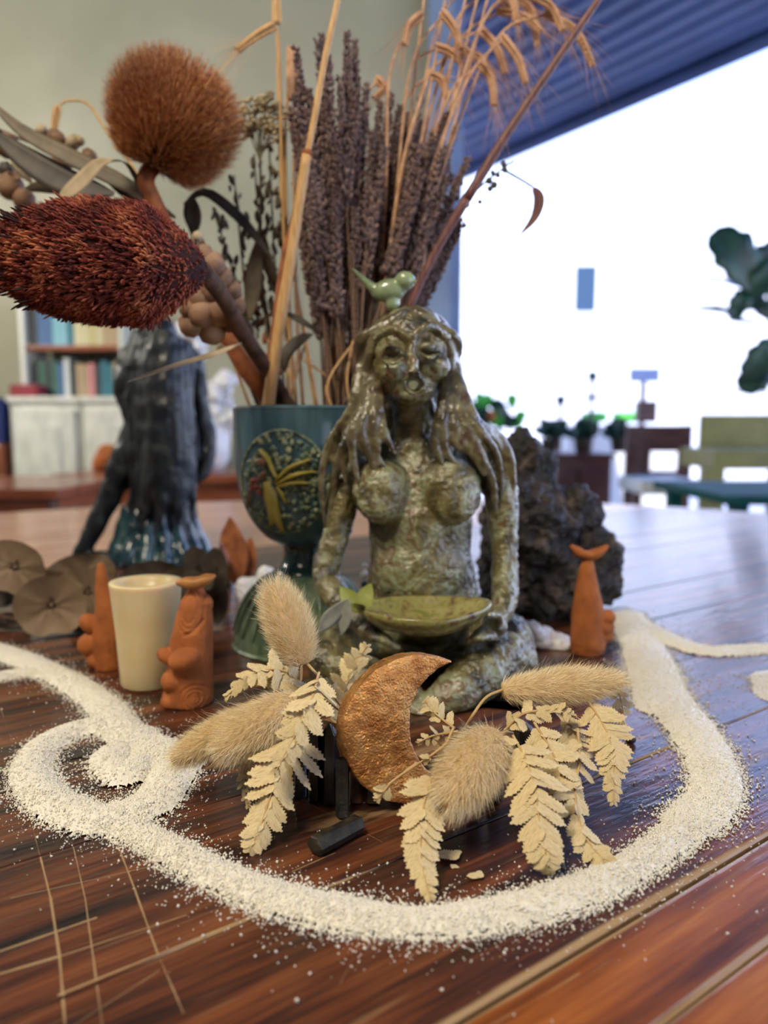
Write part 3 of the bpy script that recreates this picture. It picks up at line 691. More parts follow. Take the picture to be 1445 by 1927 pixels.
for i in range(11):
    x = 246 + i * 11; dy = (i % 3) * 18
    pts = [(x + 3, 625 + abs(i - 5) * 5, .885 + abs(i - 5) ** 2 * .0012, 8), (x, 720, .872 + abs(i - 5) ** 2 * .0013, 10), (x + 4 + 5 * math.sin(i), 820, .868 + abs(i - 5) ** 2 * .0012, 10), (x + 6, 900 + dy, .868 + abs(i - 5) ** 2 * .0011, 9), (x + 2 + 4 * math.sin(i * 2), 965 + dy, .872 + abs(i - 5) ** 2 * .001, 4)]
    chain(b, pts, n=8, seg=18)
put('body', blob(b, .0024, 3, name='body', off=DS, nz=[(60, .0022), (170, .0006)]), M_dark, ds)
b = MB(); b.lathe([(.001, .075), (.036, .072), (.044, .05), (.052, .025), (.060, .006), (.062, 0), (.001, 0)], DS + Vector((.006, 0, 0)), 40)
b2 = MB(); b2.v = b.v; b2.f = b.f
for i in range(16):
    a = i * math.pi / 8; b2.tube([DS + Vector((.006 + .038 * math.cos(a), .038 * math.sin(a), .07)), DS + Vector((.006 + .048 * math.cos(a), .048 * math.sin(a), .035)), DS + Vector((.006 + .061 * math.cos(a), .061 * math.sin(a), .005))], [.006, .007, .008], 8)
put('skirt_base', blob(b2, .0024, 3, name='skirt_base', off=DS, nz=[(80, .002)]), M_dteal, ds)

# ------------------------------------------------------------------ rock, quartz, crystals
def rocky(name, pieces, voxel, nz, m, label, cat, group=None, sm=2):
    b = MB()
    for px, py, Y, rx, ry, rd, rot in pieces: eball(b, px, py, Y, rx, ry, ydepth=rd, rot=rot)
    me = blob(b, voxel, sm, name=name, nz=nz); vs = np.empty(len(me.vertices) * 3, np.float32); me.vertices.foreach_get('co', vs); vs = vs.reshape(-1, 3)
    vs[:, 2] = np.maximum(vs[:, 2], TZ); base = np.array([vs[:, 0].mean(), vs[:, 1].mean(), vs[:, 2].min()], np.float32)
    vs[:, 2] -= base[2] - TZ; base[2] = TZ; vs -= base; me.vertices.foreach_set('co', vs.ravel()); me.update()
    o = put(name, me, m, None, False); o.location = base.tolist(); return tag(o, label, cat, group)
rocky('volcanic_rock', [(1055, 1095, .665, 112, 82, 90, 0), (985, 1010, .67, 92, 150, 90, 0), (1000, 910, .68, 62, 84, 60, 20), (1062, 960, .68, 48, 48, 50, 0), (1120, 1060, .66, 52, 52, 50, 0), (950, 1080, .66, 60, 90, 60, 0)],
      .0028, [(14, .022), (45, .010), (130, .005), (320, .002)], M_rock, 'big rough dark volcanic rock standing behind the seated green statue', 'rock')
rocky('white_quartz', [(478, 1085, .68, 34, 32, 30, 0), (498, 1068, .68, 22, 26, 22, 0)], .0014, [(60, .008), (200, .002)], M_quartz, 'white quartz lump left of the goblet foot', 'crystal')
rocky('white_quartz', [(1020, 1202, .56, 34, 22, 24, -18), (1000, 1186, .56, 18, 24, 18, 0), (1045, 1212, .56, 24, 14, 18, 0)], .0012, [(70, .006), (220, .0015)], M_quartz, 'white quartz lump between the statue knee and the right clay figure', 'crystal')
rocky('dark_pebble', [(1186, 1332, .385, 14, 10, 12, -20)], .001, [(90, .002)], M_crys2, 'small dark pebble at the edge of the salt by the rightmost fern', 'stone')
def prism(base, tip, r, m, label, n=6, cat='crystal', group=None, point=.25, flat=1.0):
    base, tip = Vector(base), Vector(tip); ax = (tip - base); mb = MB()
    a = base + ax * (1 - point); mb.tube([base, base + ax * .02, a, tip], [r * .9, r, r * .96, r * .15], n, flat=flat)
    for i in range(len(mb.v)):
        v = Vector(mb.v[i]); mb.v[i] = tuple(v + Vector((noise.noise(v * 150), noise.noise(v * 150 + Vector((5, 1, 0))), 0)) * r * .25)
    return solo(mb, 'black_crystal' if m is not M_smoky else 'brown_crystal', m, label, cat, group, smooth=False)
k3 = mpp(.33)
def stand(px, pyb, pyt, r, Y=None, lean=0, **kw):
    g = gp(px, pyb); Y = g.y; z = at(px, pyt, Y).z; return prism((g.x, g.y, TZ + .0005), (g.x + lean, g.y + .003, z), r * mpp(Y), **kw)
stand(645, 1538, 1430, 15, m=M_crys2, label='short dusty black crystal with a rough broken top, in front by the gold moon', point=.03, n=5)
stand(622, 1512, 1365, 19, m=M_crys, label='tall glossy black crystal touching the gold moon on its left side', point=.14)
stand(592, 1508, 1362, 17, m=M_crys, label='tall black crystal second to the left of the gold moon, half in shadow', point=.12)
stand(565, 1500, 1385, 15, m=M_crys, label='black crystal farthest left of the crystal row, behind the big hanging fern', point=.12)
stand(672, 1512, 1440, 14, m=M_smoky, label='small brown crystal tucked under the lower left edge of the gold moon', point=.2)
stand(700, 1512, 1462, 16, m=M_smoky, label='brown crystal stub under the bottom of the gold moon', point=.1)
stand(745, 1490, 1400, 22, m=M_crys, label='black crystal standing behind the lower half of the gold moon', point=.1)
stand(885, 1520, 1405, 18, m=M_crys, label='black crystal hidden behind the drooping bunny tail', point=.1)
stand(925, 1510, 1405, 18, m=M_crys, label='black crystal just right of the drooping bunny tail', point=.12)
stand(985, 1500, 1362, 22, m=M_crys2, label='dusty black crystal top showing above the widest fern at right', point=.1)
stand(1060, 1490, 1385, 18, m=M_crys, label='black crystal behind the right group of ferns', point=.1)
A = gp(592, 1612); B = gp(668, 1575); r_ = .0042
prism((A.x, A.y, TZ + r_), (B.x + .002, B.y + .004, TZ + r_), r_, M_crys2, 'fallen dark crystal lying alone on the wood below the gold moon', point=.04)

# ------------------------------------------------------------------ gold crescent moon
mc = at(777, 1366, .325); k = mpp(.325)
def moon():
    R0 = 140; cx2, R1 = 105, 121
    # outline in moon plane (x right, y up), px
    import cmath
    d = math.hypot(cx2, 4); a0 = (R0 ** 2 - R1 ** 2 + d * d) / (2 * d); hh = math.sqrt(R0 ** 2 - a0 ** 2)
    t0 = math.atan2(hh, a0); n = 46; out = []; inn = []
    for i in range(n + 1):
        a = t0 + (2 * math.pi - 2 * t0) * i / n; out.append((R0 * math.cos(a), R0 * math.sin(a)))
    b0 = math.atan2(hh, a0 - d)
    for i in range(n + 1):
        a = b0 + (2 * math.pi - 2 * b0) * i / n; inn.append((d + R1 * math.cos(a), R1 * math.sin(a)))
    mb = MB(); th = .0105 / k; vs = []; m = 7
    Mr = Matrix.Rotation(R(20), 3, 'Z') @ Matrix.Rotation(R(-10), 3, 'X')
    for side in (0, 1):
        for i in range(n + 1):
            for j in range(m):
                u = j / (m - 1); x = out[i][0] * (1 - u) + inn[i][0] * u; y = out[i][1] * (1 - u) + inn[i][1] * u
                bul = (1 - (2 * u - 1) ** 4) * 4
                zz = (-th / 2 - bul) if side == 0 else (th / 2)
                vs.append(mc + Mr @ Vector((x * k / math.cos(R(20)), zz * k, y * k)))
    S = (n + 1) * m; fs = []
    for i in range(n):
        for j in range(m - 1):
            a = i * m + j; fs.append((a, a + 1, a + m + 1, a + m)); fs.append(tuple(S + q for q in (a + m, a + m + 1, a + 1, a)))
        a = i * m; fs.append((a, a + m, S + a + m, S + a)); a = i * m + m - 1; fs.append((a + m, a, S + a, S + a + m))
    fs.append(tuple(range(m)) [::-1]+ tuple(S + q for q in range(m))); e_ = n * m; fs.append(tuple(e_ + q for q in range(m)) + tuple(S + e_ + q for q in range(m - 1, -1, -1)))
    mb.add(vs, fs)
    me = blob(mb, .0006, 2, name='crescent_moon', nz=[(60, .0008), (260, .0005), (800, .0003)])
    me.materials.append(M_gold)
    o = put('crescent_moon', me, M_gold); off = Vector((mc.x, mc.y, mc.z - .034)); me.transform(Matrix.Translation(-off)); o.location = off
    tag(o, 'rough gold and copper crescent moon standing upright among the ferns', 'moon ornament')
moon()

# ------------------------------------------------------------------ fibres, leaves, ferns
def nrm(a): return a / np.maximum(np.linalg.norm(a, axis=-1, keepdims=True), 1e-12)
def fibres(root, d, ln, wd, bend, rows=3):
    """tapered thin blades: rows of 2 verts and a point"""
    n = len(root); d = nrm(d); side = nrm(np.cross(d, rng.normal(size=(n, 3)))); V = []
    for i in range(rows):
        t = i / rows; c = root + d * (ln * t)[:, None] + bend * (ln * t * t)[:, None]; h = side * (wd * (1 - .6 * t) / 2)[:, None]
        V += [c - h, c + h]
    V.append(root + d * ln[:, None] + bend * ln[:, None]); k = 2 * rows + 1
    V = np.stack(V, 1).reshape(-1, 3); F0 = []
    for i in range(rows - 1): a = 2 * i; F0 += [(a, a + 1, a + 3), (a, a + 3, a + 2)]
    F0.append((2 * rows - 2, 2 * rows - 1, 2 * rows)); F0 = np.array(F0)
    return V, (F0[None] + (np.arange(n) * k)[:, None, None]).reshape(-1, 3)
def spikes(root, d, ln, r0, bend, sides=4, r1=.8):
    n = len(root); d = nrm(d); a = nrm(np.cross(d, rng.normal(size=(n, 3)))); b_ = np.cross(d, a); V = []
    for t, rr in ((0, .6), (.55, 1.0), (.85, r1)):
        c = root + d * (ln * t)[:, None] + bend * (ln * t * t)[:, None]
        for q in range(sides):
            an = 2 * math.pi * q / sides; V.append(c + (a * math.cos(an) + b_ * math.sin(an)) * (r0 * rr)[:, None])
    V.append(root + d * ln[:, None] + bend * ln[:, None]); k = 3 * sides + 1; V = np.stack(V, 1).reshape(-1, 3); F0 = []
    for i in range(2):
        for q in range(sides):
            p0, p1 = i * sides + q, i * sides + (q + 1) % sides; F0 += [(p0, p1, p1 + sides), (p0, p1 + sides, p0 + sides)]
    for q in range(sides): F0.append((2 * sides + q, 2 * sides + (q + 1) % sides, 3 * sides))
    F0 = np.array(F0); return V, (F0[None] + (np.arange(n) * k)[:, None, None]).reshape(-1, 3)
def spin_points(A, B, prof, n):
    """n points with normals on a body turned about the line A-B; prof(t) -> radius"""
    A, B = np.array(A), np.array(B); ax = B - A; L_ = np.linalg.norm(ax); ax = ax / L_
    u = nrm(np.cross(ax, (0.1, .2, 1.0))); v = np.cross(ax, u)
    t = np.linspace(0, 1, 400); r_ = np.array([prof(x) for x in t]); dr = np.gradient(r_, t * L_); w_ = np.cumsum(r_ * np.sqrt(1 + dr * dr)); w_ = w_ / w_[-1]
    q = (np.arange(n) + .5) / n; tt = np.interp(q, w_, t); ang = np.arange(n) * 2.399963 + rng.normal(0, .08, n)
    rr = np.interp(tt, t, r_); dd = np.interp(tt, t, dr)
    rad = u[None] * np.cos(ang)[:, None] + v[None] * np.sin(ang)[:, None]
    return A + ax * (tt * L_)[:, None] + rad * rr[:, None], nrm(rad - ax * np.clip(dd, -4, 4)[:, None]), ax, tt
def spin_mb(A, B, prof, sides=20, m=20):
    A, B = Vector(A), Vector(B); mb = MB(); mb.tube([A.lerp(B, i / m) for i in range(m + 1)], [max(prof(i / m), 1e-4) for i in range(m + 1)], sides); return mb
def put_np(name, V, F, m, parent, kind=None, smooth=False):
    o = put(name, np_mesh(name, V - np.array(base_of(parent)), F), m, parent, smooth)
    if kind: o['kind'] = kind
    return o
def bunny(base, tip, rpx, stem, label, n=5200):
    A, B = at(*base), at(*tip); r_ = rpx * mpp(base[2]) * .78
    prof = lambda t: r_ * (math.sin(math.pi * min(1, .08 + t * .9)) ** .55)
    low = min([A, B] + pix(stem), key=lambda v: v.z); loc = pix(stem)[-1]
    T = thing('bunny_tail', label, 'dried grass', loc, None)
    spin_mb(A, B, prof).build('seed_head', M_bcore, T)
    P, Nn, ax, tt = spin_points(A, B, prof, n)
    ln = rng.uniform(.0026, .0050, n) * (rpx / 42); V, F = fibres(P - Nn * .0006, Nn * 1.0 + ax * .62 + rng.normal(0, .28, (n, 3)), ln, np.full(n, .00016), ax[None] * .35 + rng.normal(0, .1, (n, 3)))
    k = 260; id_ = rng.choice(n, k); V2_, F2_ = fibres(P[id_], Nn[id_] * .8 + ax * .9 + rng.normal(0, .3, (k, 3)), rng.uniform(.006, .011, k), np.full(k, .00009), ax[None] * .1 + rng.normal(0, .15, (k, 3)))
    put_np('fluff', np.concatenate([V, V2_]), np.concatenate([F, F2_ + len(V)]), M_bunny, T, 'stuff')
    MB().tube(catmull(pix(stem), 14), .00065, 7).build('stem', M_rachis, T)
    return T

def ribbon(mb, pts, wd, nv=(0, -1, .3), fold=.18, th=.00035, twist=0):
    """a leaf blade with a folded midrib along pts, real thickness"""
    P = [Vector(p) for p in pts]; m = len(P); vs = []; ns = []
    for i, p in enumerate(P):
        T = (P[min(i + 1, m - 1)] - P[max(i - 1, 0)]).normalized(); nn_ = Vector(nv)
        if twist: nn_ = Matrix.Rotation(twist * i / (m - 1), 3, T) @ nn_
        X = T.cross(nn_).normalized(); Nn = X.cross(T)
        for j in (-1, -.5, 0, .5, 1): vs.append(p + X * wd[i] * j + Nn * abs(j) * wd[i] * fold); ns.append(Nn)
    n0 = len(vs); back = [v - n_ * th for v, n_ in zip(vs, ns)]; fs = []
    for i in range(m - 1):
        for j in range(4): a = i * 5 + j; fs.append((a, a + 1, a + 6, a + 5)); fs.append(tuple(n0 + q for q in (a + 5, a + 6, a + 1, a)))
        a = i * 5; fs.append((a, a + 5, n0 + a + 5, n0 + a)); a += 4; fs.append((a + 5, a, n0 + a, n0 + a + 5))
    return mb.add(vs + back, fs)
def leaf_w(m, w_, pk=.4, base=.15):
    out = []
    for i in range(m):
        t = i / (m - 1); s_ = math.sin(math.pi * (t ** (math.log(.5) / math.log(pk)))) if 0 < t < 1 else 0
        out.append(w_ * max(s_ ** .8, base * (1 - t) if t < .3 else .02))
    return out
def leaf(pts, wpx, m, parent, nv=(0, -1, .3), n=14, pk=.45, twist=0, name='leaf'):
    mb = MB(); P = catmull(pix(pts), n); ribbon(mb, P, leaf_w(n, wpx * mpp(pts[0][2]), pk), nv, twist=twist); return mb.build(name, m, parent)

# fern leaflet shapes (shared by all fronds)
def leaflet_mesh(seed):
    rr = random.Random(seed); n = 19; vs = []; fs = []
    dro = rr.uniform(.06, .22); curl = rr.uniform(-.12, .14)
    for i in range(n):
        x = i / (n - 1); w_ = .33 * min(1, (x * 4 + .6)) * (1 - max(0, (x - .68) / .36) ** 2.0) + .001
        ser = .085 * (i % 2) * (1 if x > .38 else 0)
        up, dn = w_ * (1.05 + .1 * x) - ser, w_ * .92 - ser * 1.2
        z = -dro * x * x; sw = .07 * math.sin(x * 3)
        vs += [(x - .05 * up, up + sw, z + curl * up * 1.2), (x, sw, z + .035), (x - .02, -dn + sw, z - curl * dn)]
    vs.append((1.03, .0, -dro * 1.06))
    for i in range(n - 1):
        for j in (0, 1): fs.append((i * 3 + j, (i + 1) * 3 + j, (i + 1) * 3 + j + 1, i * 3 + j + 1))
    e_ = (n - 1) * 3; fs += [(e_, len(vs) - 1, e_ + 1), (e_ + 1, len(vs) - 1, e_ + 2)]
    m = len(vs); vs += [(a, b2, c - .012) for a, b2, c in vs]; fs += [tuple(m + q for q in f[::-1]) for f in fs]
    me = bpy.data.meshes.new('leaflet'); me.from_pydata(vs, [], fs); me.update(); me.materials.append(M_fern)
    me.polygons.foreach_set('use_smooth', [True] * len(me.polygons)); return me
LFM = [leaflet_mesh(i) for i in range(7)]
def frond(pts, hw, n, label, nv=(0, -1, .25), ang=56, pk=.35, mess=.12, t0=.06, sides=(1, -1), w_=1.0, tiplen=.16, tail=False):
    P = catmull(pix(pts), 60); loc = P[0]
    T = thing('fern_frond', label, 'fern', loc)
    k = mpp(pts[0][2]); L_ = sum((a - b_).length for a, b_ in zip(P[:-1], P[1:]))
    Pr = []
    for i, p in enumerate(P):
        Tg = (P[min(i + 2, 59)] - P[max(i - 1, 0)]).normalized(); Pr.append(p + Tg.cross(Vector(nv)).cross(Tg).normalized() * .0007)
    MB().tube(Pr, [.00062 * (1 - .6 * i / 59) for i in range(60)], 6).build('rachis', M_rachis, T)
    n = int(n * 1.3)
    for i in range(n):
        u = (i + .3) / n; t = t0 + (1 - t0) * (1 - (1 - u) ** 1.55); spq = 1.55 * (1 - u) ** .55 
        q = t * 59; a = min(int(q), 58); p = P[a].lerp(P[a + 1], q - a)
        Tg = (P[min(a + 2, 59)] - P[max(a - 1, 0)]).normalized(); X = Tg.cross(Vector(nv)).normalized(); Nn = X.cross(Tg).normalized()
        s_ = (tiplen + (1 - tiplen) * min(1, max(0, (1 - t) / (1 - pk))) ** .75) if t > pk else (.72 + .28 * t / pk)
        ln = hw * k * s_ * 1.1; sp = L_ * (1 - t0) / n * .98 * spq
        for sd in sides:
            an = R(ang * (.72 + .36 * (1 - t)) + random.gauss(0, 5 + 40 * mess)); roll = random.gauss(0, mess * 1.6) + .18
            d = (Tg * math.cos(an) + X * sd * math.sin(an)).normalized(); d = (d + Nn * random.gauss(-.05, mess)).normalized()
            yv = Nn.cross(d).normalized() * sd; yv = (yv * math.cos(roll) + Nn * math.sin(roll)).normalized(); zv = d.cross(yv).normalized()
            if zv.dot(Nn) < 0: zv = -zv
            ws = min(max(sp / .55 * w_ / max(math.sin(an), .5), ln * .42), ln * .95) * random.uniform(.92, 1.08)
            M = Matrix(((d.x * ln, yv.x * ws, zv.x * ln, 0), (d.y * ln, yv.y * ws, zv.y * ln, 0), (d.z * ln, yv.z * ws, zv.z * ln, 0), (0, 0, 0, 1)))
            pp = p + X * sd * .0003 - loc + Nn * (.0002 + .0003 * (i % 2)); M.translation = pp
            o = bpy.data.objects.new('leaflet', random.choice(LFM)); COL.objects.link(o); o.parent = T; o.matrix_local = M
    return T
def G(px, py, up=.002): g = gp(px, py); return (px, py - up / mpp(g.y) * .8, g.y)
frond([(600, 1268, .318), (585, 1320, .298), (552, 1390, .290), (516, 1456, .283)], 52, 12, 'short fern frond hanging over the lower bunny tails, left of the moon', pk=.25, mess=.16, tiplen=.12)
frond([(560, 1378, .315), (548, 1415, .304), (519, 1470, .294), (492, 1550, .285), (470, 1600, .279)], 72, 12, 'long wide fern frond drooping left of the black crystals to the salt', pk=.2, mess=.08, tiplen=.12)
frond([(478, 1395, .325), (464, 1430, .32), (460, 1480, .315), (468, 1520, .312)], 22, 8, 'thin edge-on fern frond behind the long left frond', mess=.2)
frond([(575, 1300, .36), (535, 1265, .355), (480, 1268, .35), (425, 1312, .345)], 44, 10, 'fern frond arching leftward above the two lying bunny tails', nv=(0, -.6, .8), mess=.22, pk=.3)
frond([(600, 1290, .345), (560, 1320, .34), (545, 1370, .33)], 46, 6, 'crumpled fern frond filling the gap behind the upright bunny tail', mess=.3)
frond([(640, 1330, .37), (655, 1280, .375), (690, 1215, .38)], 42, 6, 'small fern frond rising behind the left edge of the moon', mess=.25, pk=.5)
frond([(660, 1400, .345), (640, 1350, .345), (600, 1280, .35)], 50, 6, 'shaded fern frond between the moon and the left bunny tails', mess=.25, pk=.4)
frond([(852, 1371, .30), (822, 1440, .288), (800, 1500, .276), (792, 1570, .266), (795, 1630, .259), G(810, 1698)], 50, 15, 'long fern frond hanging over the moon bottom down into the salt', pk=.4, mess=.07, t0=.28, tiplen=.16)
frond([(856, 1371, .30), (822, 1345, .305), (800, 1318, .31)], 30, 5, 'small fan of fern leaflets above the moon curve', mess=.35, pk=.5)
frond([(860, 1376, .300), (815, 1384, .296), (785, 1398, .295)], 20, 4, 'narrow curled fern leaflets crossing in front of the moon', mess=.3)
frond([(838, 1400, .290), (812, 1420, .285), (780, 1440, .283)], 22, 3, 'small twig of fern with torn leaflets on the moon', mess=.3, t0=.0)
frond([(785, 1436, .283), (738, 1470, .282), (725, 1485, .281), (708, 1506, .280)], 20, 4, 'thin bare fern stalk with a few tiny leaflets at its tip', mess=.3, t0=.55, pk=.7)
frond([(966, 1386, .300), (990, 1432, .288), (1007, 1490, .277), (1016, 1560, .268), (1028, 1610, .263), G(1035, 1650)], 64, 14, 'widest fern frond, facing the lens, right of the drooping bunny tail', pk=.3, mess=.06, t0=.08, tiplen=.10)
frond([(1005, 1360, .312), (1030, 1400, .305), (1055, 1450, .298), (1068, 1500, .293), (1062, 1530, .290)], 46, 9, 'curling fern frond second in the right cluster', mess=.2, pk=.3)
frond([(1085, 1372, .315), (1088, 1430, .304), (1080, 1500, .292), (1100, 1572, .28), (1128, 1610, .274), G(1150, 1632)], 46, 15, 'long twisted fern frond whose tip curls onto the salt', mess=.16, pk=.3, nv=(.35, -1, .2))
frond([(1105, 1318, .325), (1140, 1375, .315), (1152, 1430, .305), (1154, 1512, .296)], 52, 13, 'rightmost long fern frond, tapering to a fine point', pk=.25, mess=.08, tiplen=.12)
frond([(1160, 1290, .34), (1170, 1330, .335), (1175, 1385, .33)], 22, 5, 'small fern frond at the right end behind the horizontal bunny tail', mess=.2)
frond([(950, 1375, .315), (985, 1345, .315), (1040, 1338, .315), (1085, 1350, .315)], 34, 8, 'crumpled fern frond lying across the top of the right cluster', nv=(0, -.5, .8), mess=.35)
frond([(940, 1385, .30), (952, 1400, .298), (960, 1430, .296)], 34, 3, 'short torn fern piece touching the drooping bunny tail', mess=.25)
frond([(1060, 1345, .325), (1085, 1385, .318), (1100, 1430, .312)], 42, 6, 'folded fern frond between the two right-hand fronds', mess=.25)

bunny((572, 1248, .33), (512, 1098, .335), 50, [(570, 1240, .33), (590, 1262, .325), (604, 1278, .33), (650, 1340, .34)], 'upright bunny tail standing against the green goblet foot')
bunny((500, 1338, .335), (322, 1432, .315), 40, [(500, 1338, .335), (560, 1322, .34), (640, 1345, .35)], 'leftmost bunny tail lying out over the salt swirl')
bunny((560, 1318, .325), (408, 1420, .305), 50, [(560, 1318, .325), (600, 1310, .33), (650, 1345, .34)], 'thicker bunny tail lying in front of the leftmost one')
bunny((930, 1385, .302), (838, 1512, .272), 62, [(925, 1395, .30), (950, 1378, .31), (965, 1380, .325)], 'drooping bunny tail facing the lens at the centre')
bunny((946, 1300, .325), (1176, 1280, .33), 40, [(946, 1298, .325), (915, 1312, .32), (890, 1345, .315), (872, 1375, .32)], 'horizontal bunny tail pointing right above the right ferns')
# loose fern flakes on the wood
for (px, py, s_, a, lab) in ((866, 1616, .0095, 160, 'loose torn fern leaflet on the wood beside the long central frond'), (908, 1648, .0062, 190, 'small pale fern chip on the wood just above the salt'), (848, 1634, .0034, 10, 'tiny fern crumb on the wood beside the torn leaflet')):
    o = bpy.data.objects.new('fern_flake', random.choice(LFM)); COL.objects.link(o); g = gp(px, py)
    o.matrix_world = Matrix.Translation((g.x, g.y, TZ + s_ * .18)) @ Matrix.Rotation(R(a), 4, 'Z') @ Matrix.Diagonal((s_, s_ * 1.2, s_ * .8, 1)); tag(o, lab, 'leaf')

# ------------------------------------------------------------------ banksia flowers
def stemtube(T, pts, r_, m, n=26, name='stem', sides=9):
    P = catmull(pix(pts), n); k = len(pts) - 1; rr = [r_] * n if not hasattr(r_, '__len__') else [r_[0] + (r_[1] - r_[0]) * i / (n - 1) for i in range(n)]
    rr = [x * (1 + .12 * noise.noise(p * 60)) for x, p in zip(rr, P)]
    return MB().tube(P, rr, sides).build(name, m, T)
A, B = at(386, 505, .425), at(2, 486, .405); r_ = 116 * mpp(.415)
T = thing('banksia_flower', 'dark red banksia cone pointing left, nearest flower at the left edge', 'dried flower', at(545, 765, .545))
prof = lambda t: r_ * (min(1, .06 + 3.4 * t) ** .62 if t < .4 else (1 - max(0, (t - .45) / .56) ** 2.6 * .62)) * (1 if t < .97 else .8) * .90
spin_mb(A, B, lambda t: prof(t) * .93, 28, 24).build('cone', M_bankd, T)
n = 4200; P, Nn, ax, tt = spin_points(A, B, prof, n)
ln = rng.uniform(.0040, .0058, n); V, F = spikes(P - Nn * .0022, Nn * .78 + ax * (.62 + .3 * tt[:, None]) + rng.normal(0, .2, (n, 3)), ln * rng.uniform(.75, 1.15, n), rng.uniform(.0005, .0008, n), ax[None] * .25 + rng.normal(0, .2, (n, 3)), r1=1.1)
tipp = P - Nn * .0022 + nrm(Nn * .78 + ax * .8) * (ln * .75)[:, None]
rep = np.repeat(tipp, 6, 0); m4 = len(rep); V2_, F2_ = fibres(rep + rng.normal(0, .0005, (m4, 3)), np.repeat(Nn * .7 + ax * .7, 6, 0) + rng.normal(0, .45, (m4, 3)), rng.uniform(.0016, .0034, m4), np.full(m4, .00026), np.zeros((m4, 3)), 2)
put_np('florets', np.concatenate([V, V2_]), np.concatenate([F, F2_ + len(V)]), M_bank, T, 'stuff')
# open woody ends that stick out of the left and top
k = 60; id_ = np.nonzero(tt > .78)[0]; id_ = rng.choice(id_, k); V, F = spikes(P[id_], Nn[id_] * .9 + ax * .9, rng.uniform(.006, .010, k), np.full(k, .0007), ax[None] * .1 + rng.normal(0, .1, (k, 3)))
put_np('open_florets', V, F, M_bankd, T, 'stuff')
stemtube(T, [(380, 508, .425), (420, 560, .47), (455, 625, .51), (505, 700, .545), (548, 775, .56), (585, 860, .575)], (.0055, .0055), M_bstem)

A, B = at(292, 318, .55), at(352, 162, .545); r_ = 122 * mpp(.55)
T = thing('banksia_flower', 'round brown bristly banksia on an orange stem, behind the dark red one', 'dried flower', at(520, 765, .56))
prof = lambda t: r_ * .50 * (math.sin(math.pi * min(1, .16 + t * .8)) ** .6)
spin_mb(A, B, prof, 24, 18).build('cone', M_bank2d, T)
n = 9500; P, Nn, ax, tt = spin_points(A, B, prof, n)
V, F = fibres(P - Nn * .002, Nn * 1.0 + ax * (.25) + rng.normal(0, .07, (n, 3)), rng.uniform(.0215, .0255, n) * (.78 + .40 * np.sin(math.pi * np.clip(tt, 0, 1))), np.full(n, .0007), ax[None] * .32 + rng.normal(0, .045, (n, 3)), 4)
put_np('styles', V, F, M_bank2, T, 'stuff')
stemtube(T, [(300, 300, .55), (275, 335, .545), (292, 385, .55), (350, 500, .555), (430, 640, .56), (475, 710, .56), (520, 775, .565), (560, 860, .575)], (.0060, .0066), M_ostem, 30)

# ------------------------------------------------------------------ lavender bundle: every stem a thing
def lav_spike(seed):
    rr = np.random.default_rng(seed); mb = MB(); H = .085
    for j in range(24):
        z = H * j / 23; rad = .0036 * (1 - .55 * (j / 23)) * (1 + .2 * rr.normal())
        for q in range(6):
            a = q * math.pi / 3 + j * .6 + rr.normal() * .2; s_ = (.0017 + .0006 * rr.random()) * (1 - .35 * j / 23)
            M = Matrix.Rotation(a, 3, 'Z') @ Matrix.Rotation(R(35), 3, 'Y')
            mb.ball((rad * math.cos(a), rad * math.sin(a), z + rr.normal() * .0008), (s_ * .8, s_ * .8, s_ * 1.5), 5, 4, M)
    me = mb.mesh('flower_spike'); me.materials.append(M_lav); return me
LVM = [lav_spike(i) for i in range(5)]
sm = MB().tube([(0, 0, 0), (.001, .0005, .35), (0, .001, .7), (0, 0, 1)], [.0009, .0009, .0008, .0007], 6).mesh('stem'); sm.materials.append(M_lavs)
def lavender(basep, topp, lab=None):
    b0, t_ = at(*basep), at(*topp); d = t_ - b0; L_ = d.length
    T = thing('lavender_stem', lab or LAVL, 'dried lavender', b0, 'lavender bundle in the goblet'); T.rotation_euler = d.to_track_quat('Z', 'X').to_euler()
    s_ = bpy.data.objects.new('stem', sm); COL.objects.link(s_); s_.parent = T; s_.scale = (1, 1, L_ - .02)
    f_ = bpy.data.objects.new('flower_spike', random.choice(LVM)); COL.objects.link(f_); f_.parent = T
    q = random.uniform(.85, 1.2); f_.location = (0, 0, L_ - .085 * q); f_.scale = (random.uniform(.9, 1.2), random.uniform(.9, 1.2), q); f_.rotation_euler = (0, 0, random.uniform(0, 6))
LAVL = 'grey purple lavender spike in the dense bundle standing in the goblet'
tops = [(556, 92), (598, 78), (560, 150), (582, 170), (607, 70), (653, 62), (668, 78), (655, 110), (690, 160), (640, 150), (672, 170), (548, 215), (555, 180), (618, 110), (700, 250)]
own = {(598, 78): 'lavender spike whose tip stands just left of the golden straw, high up', (653, 62): 'tallest lavender spike, alone in the gap right of the golden straw', (668, 78): 'second tallest lavender spike, leaning against the tallest one',
       (556, 92): 'leftmost lavender spike, beside the blunt straight wheat ear', (700, 250): 'lavender spike at the gap between the left and right lavender masses', (690, 160): 'lavender spike just right of the two tallest ones, shorter'}
for x, y in tops: lavender((random.uniform(620, 672), 790, random.uniform(.555, .60)), (x, y, random.uniform(.56, .61)), own.get((x, y)))
for i in range(42):
    x = random.uniform(545, 700); y = random.uniform(170, 400) + abs(x - 625) * .3
    lavender((random.uniform(608, 680), 790, random.uniform(.555, .60)), (x, y, random.uniform(.56, .63)))
for i in range(46):
    u = random.random(); x = 700 + 175 * u; y = random.uniform(195, 300) + 120 * random.random() ** 2 + max(0, u - .6) * 120
    lavender((random.uniform(640, 682), 790, random.uniform(.56, .60)), (x, y, random.uniform(.57, .64)))
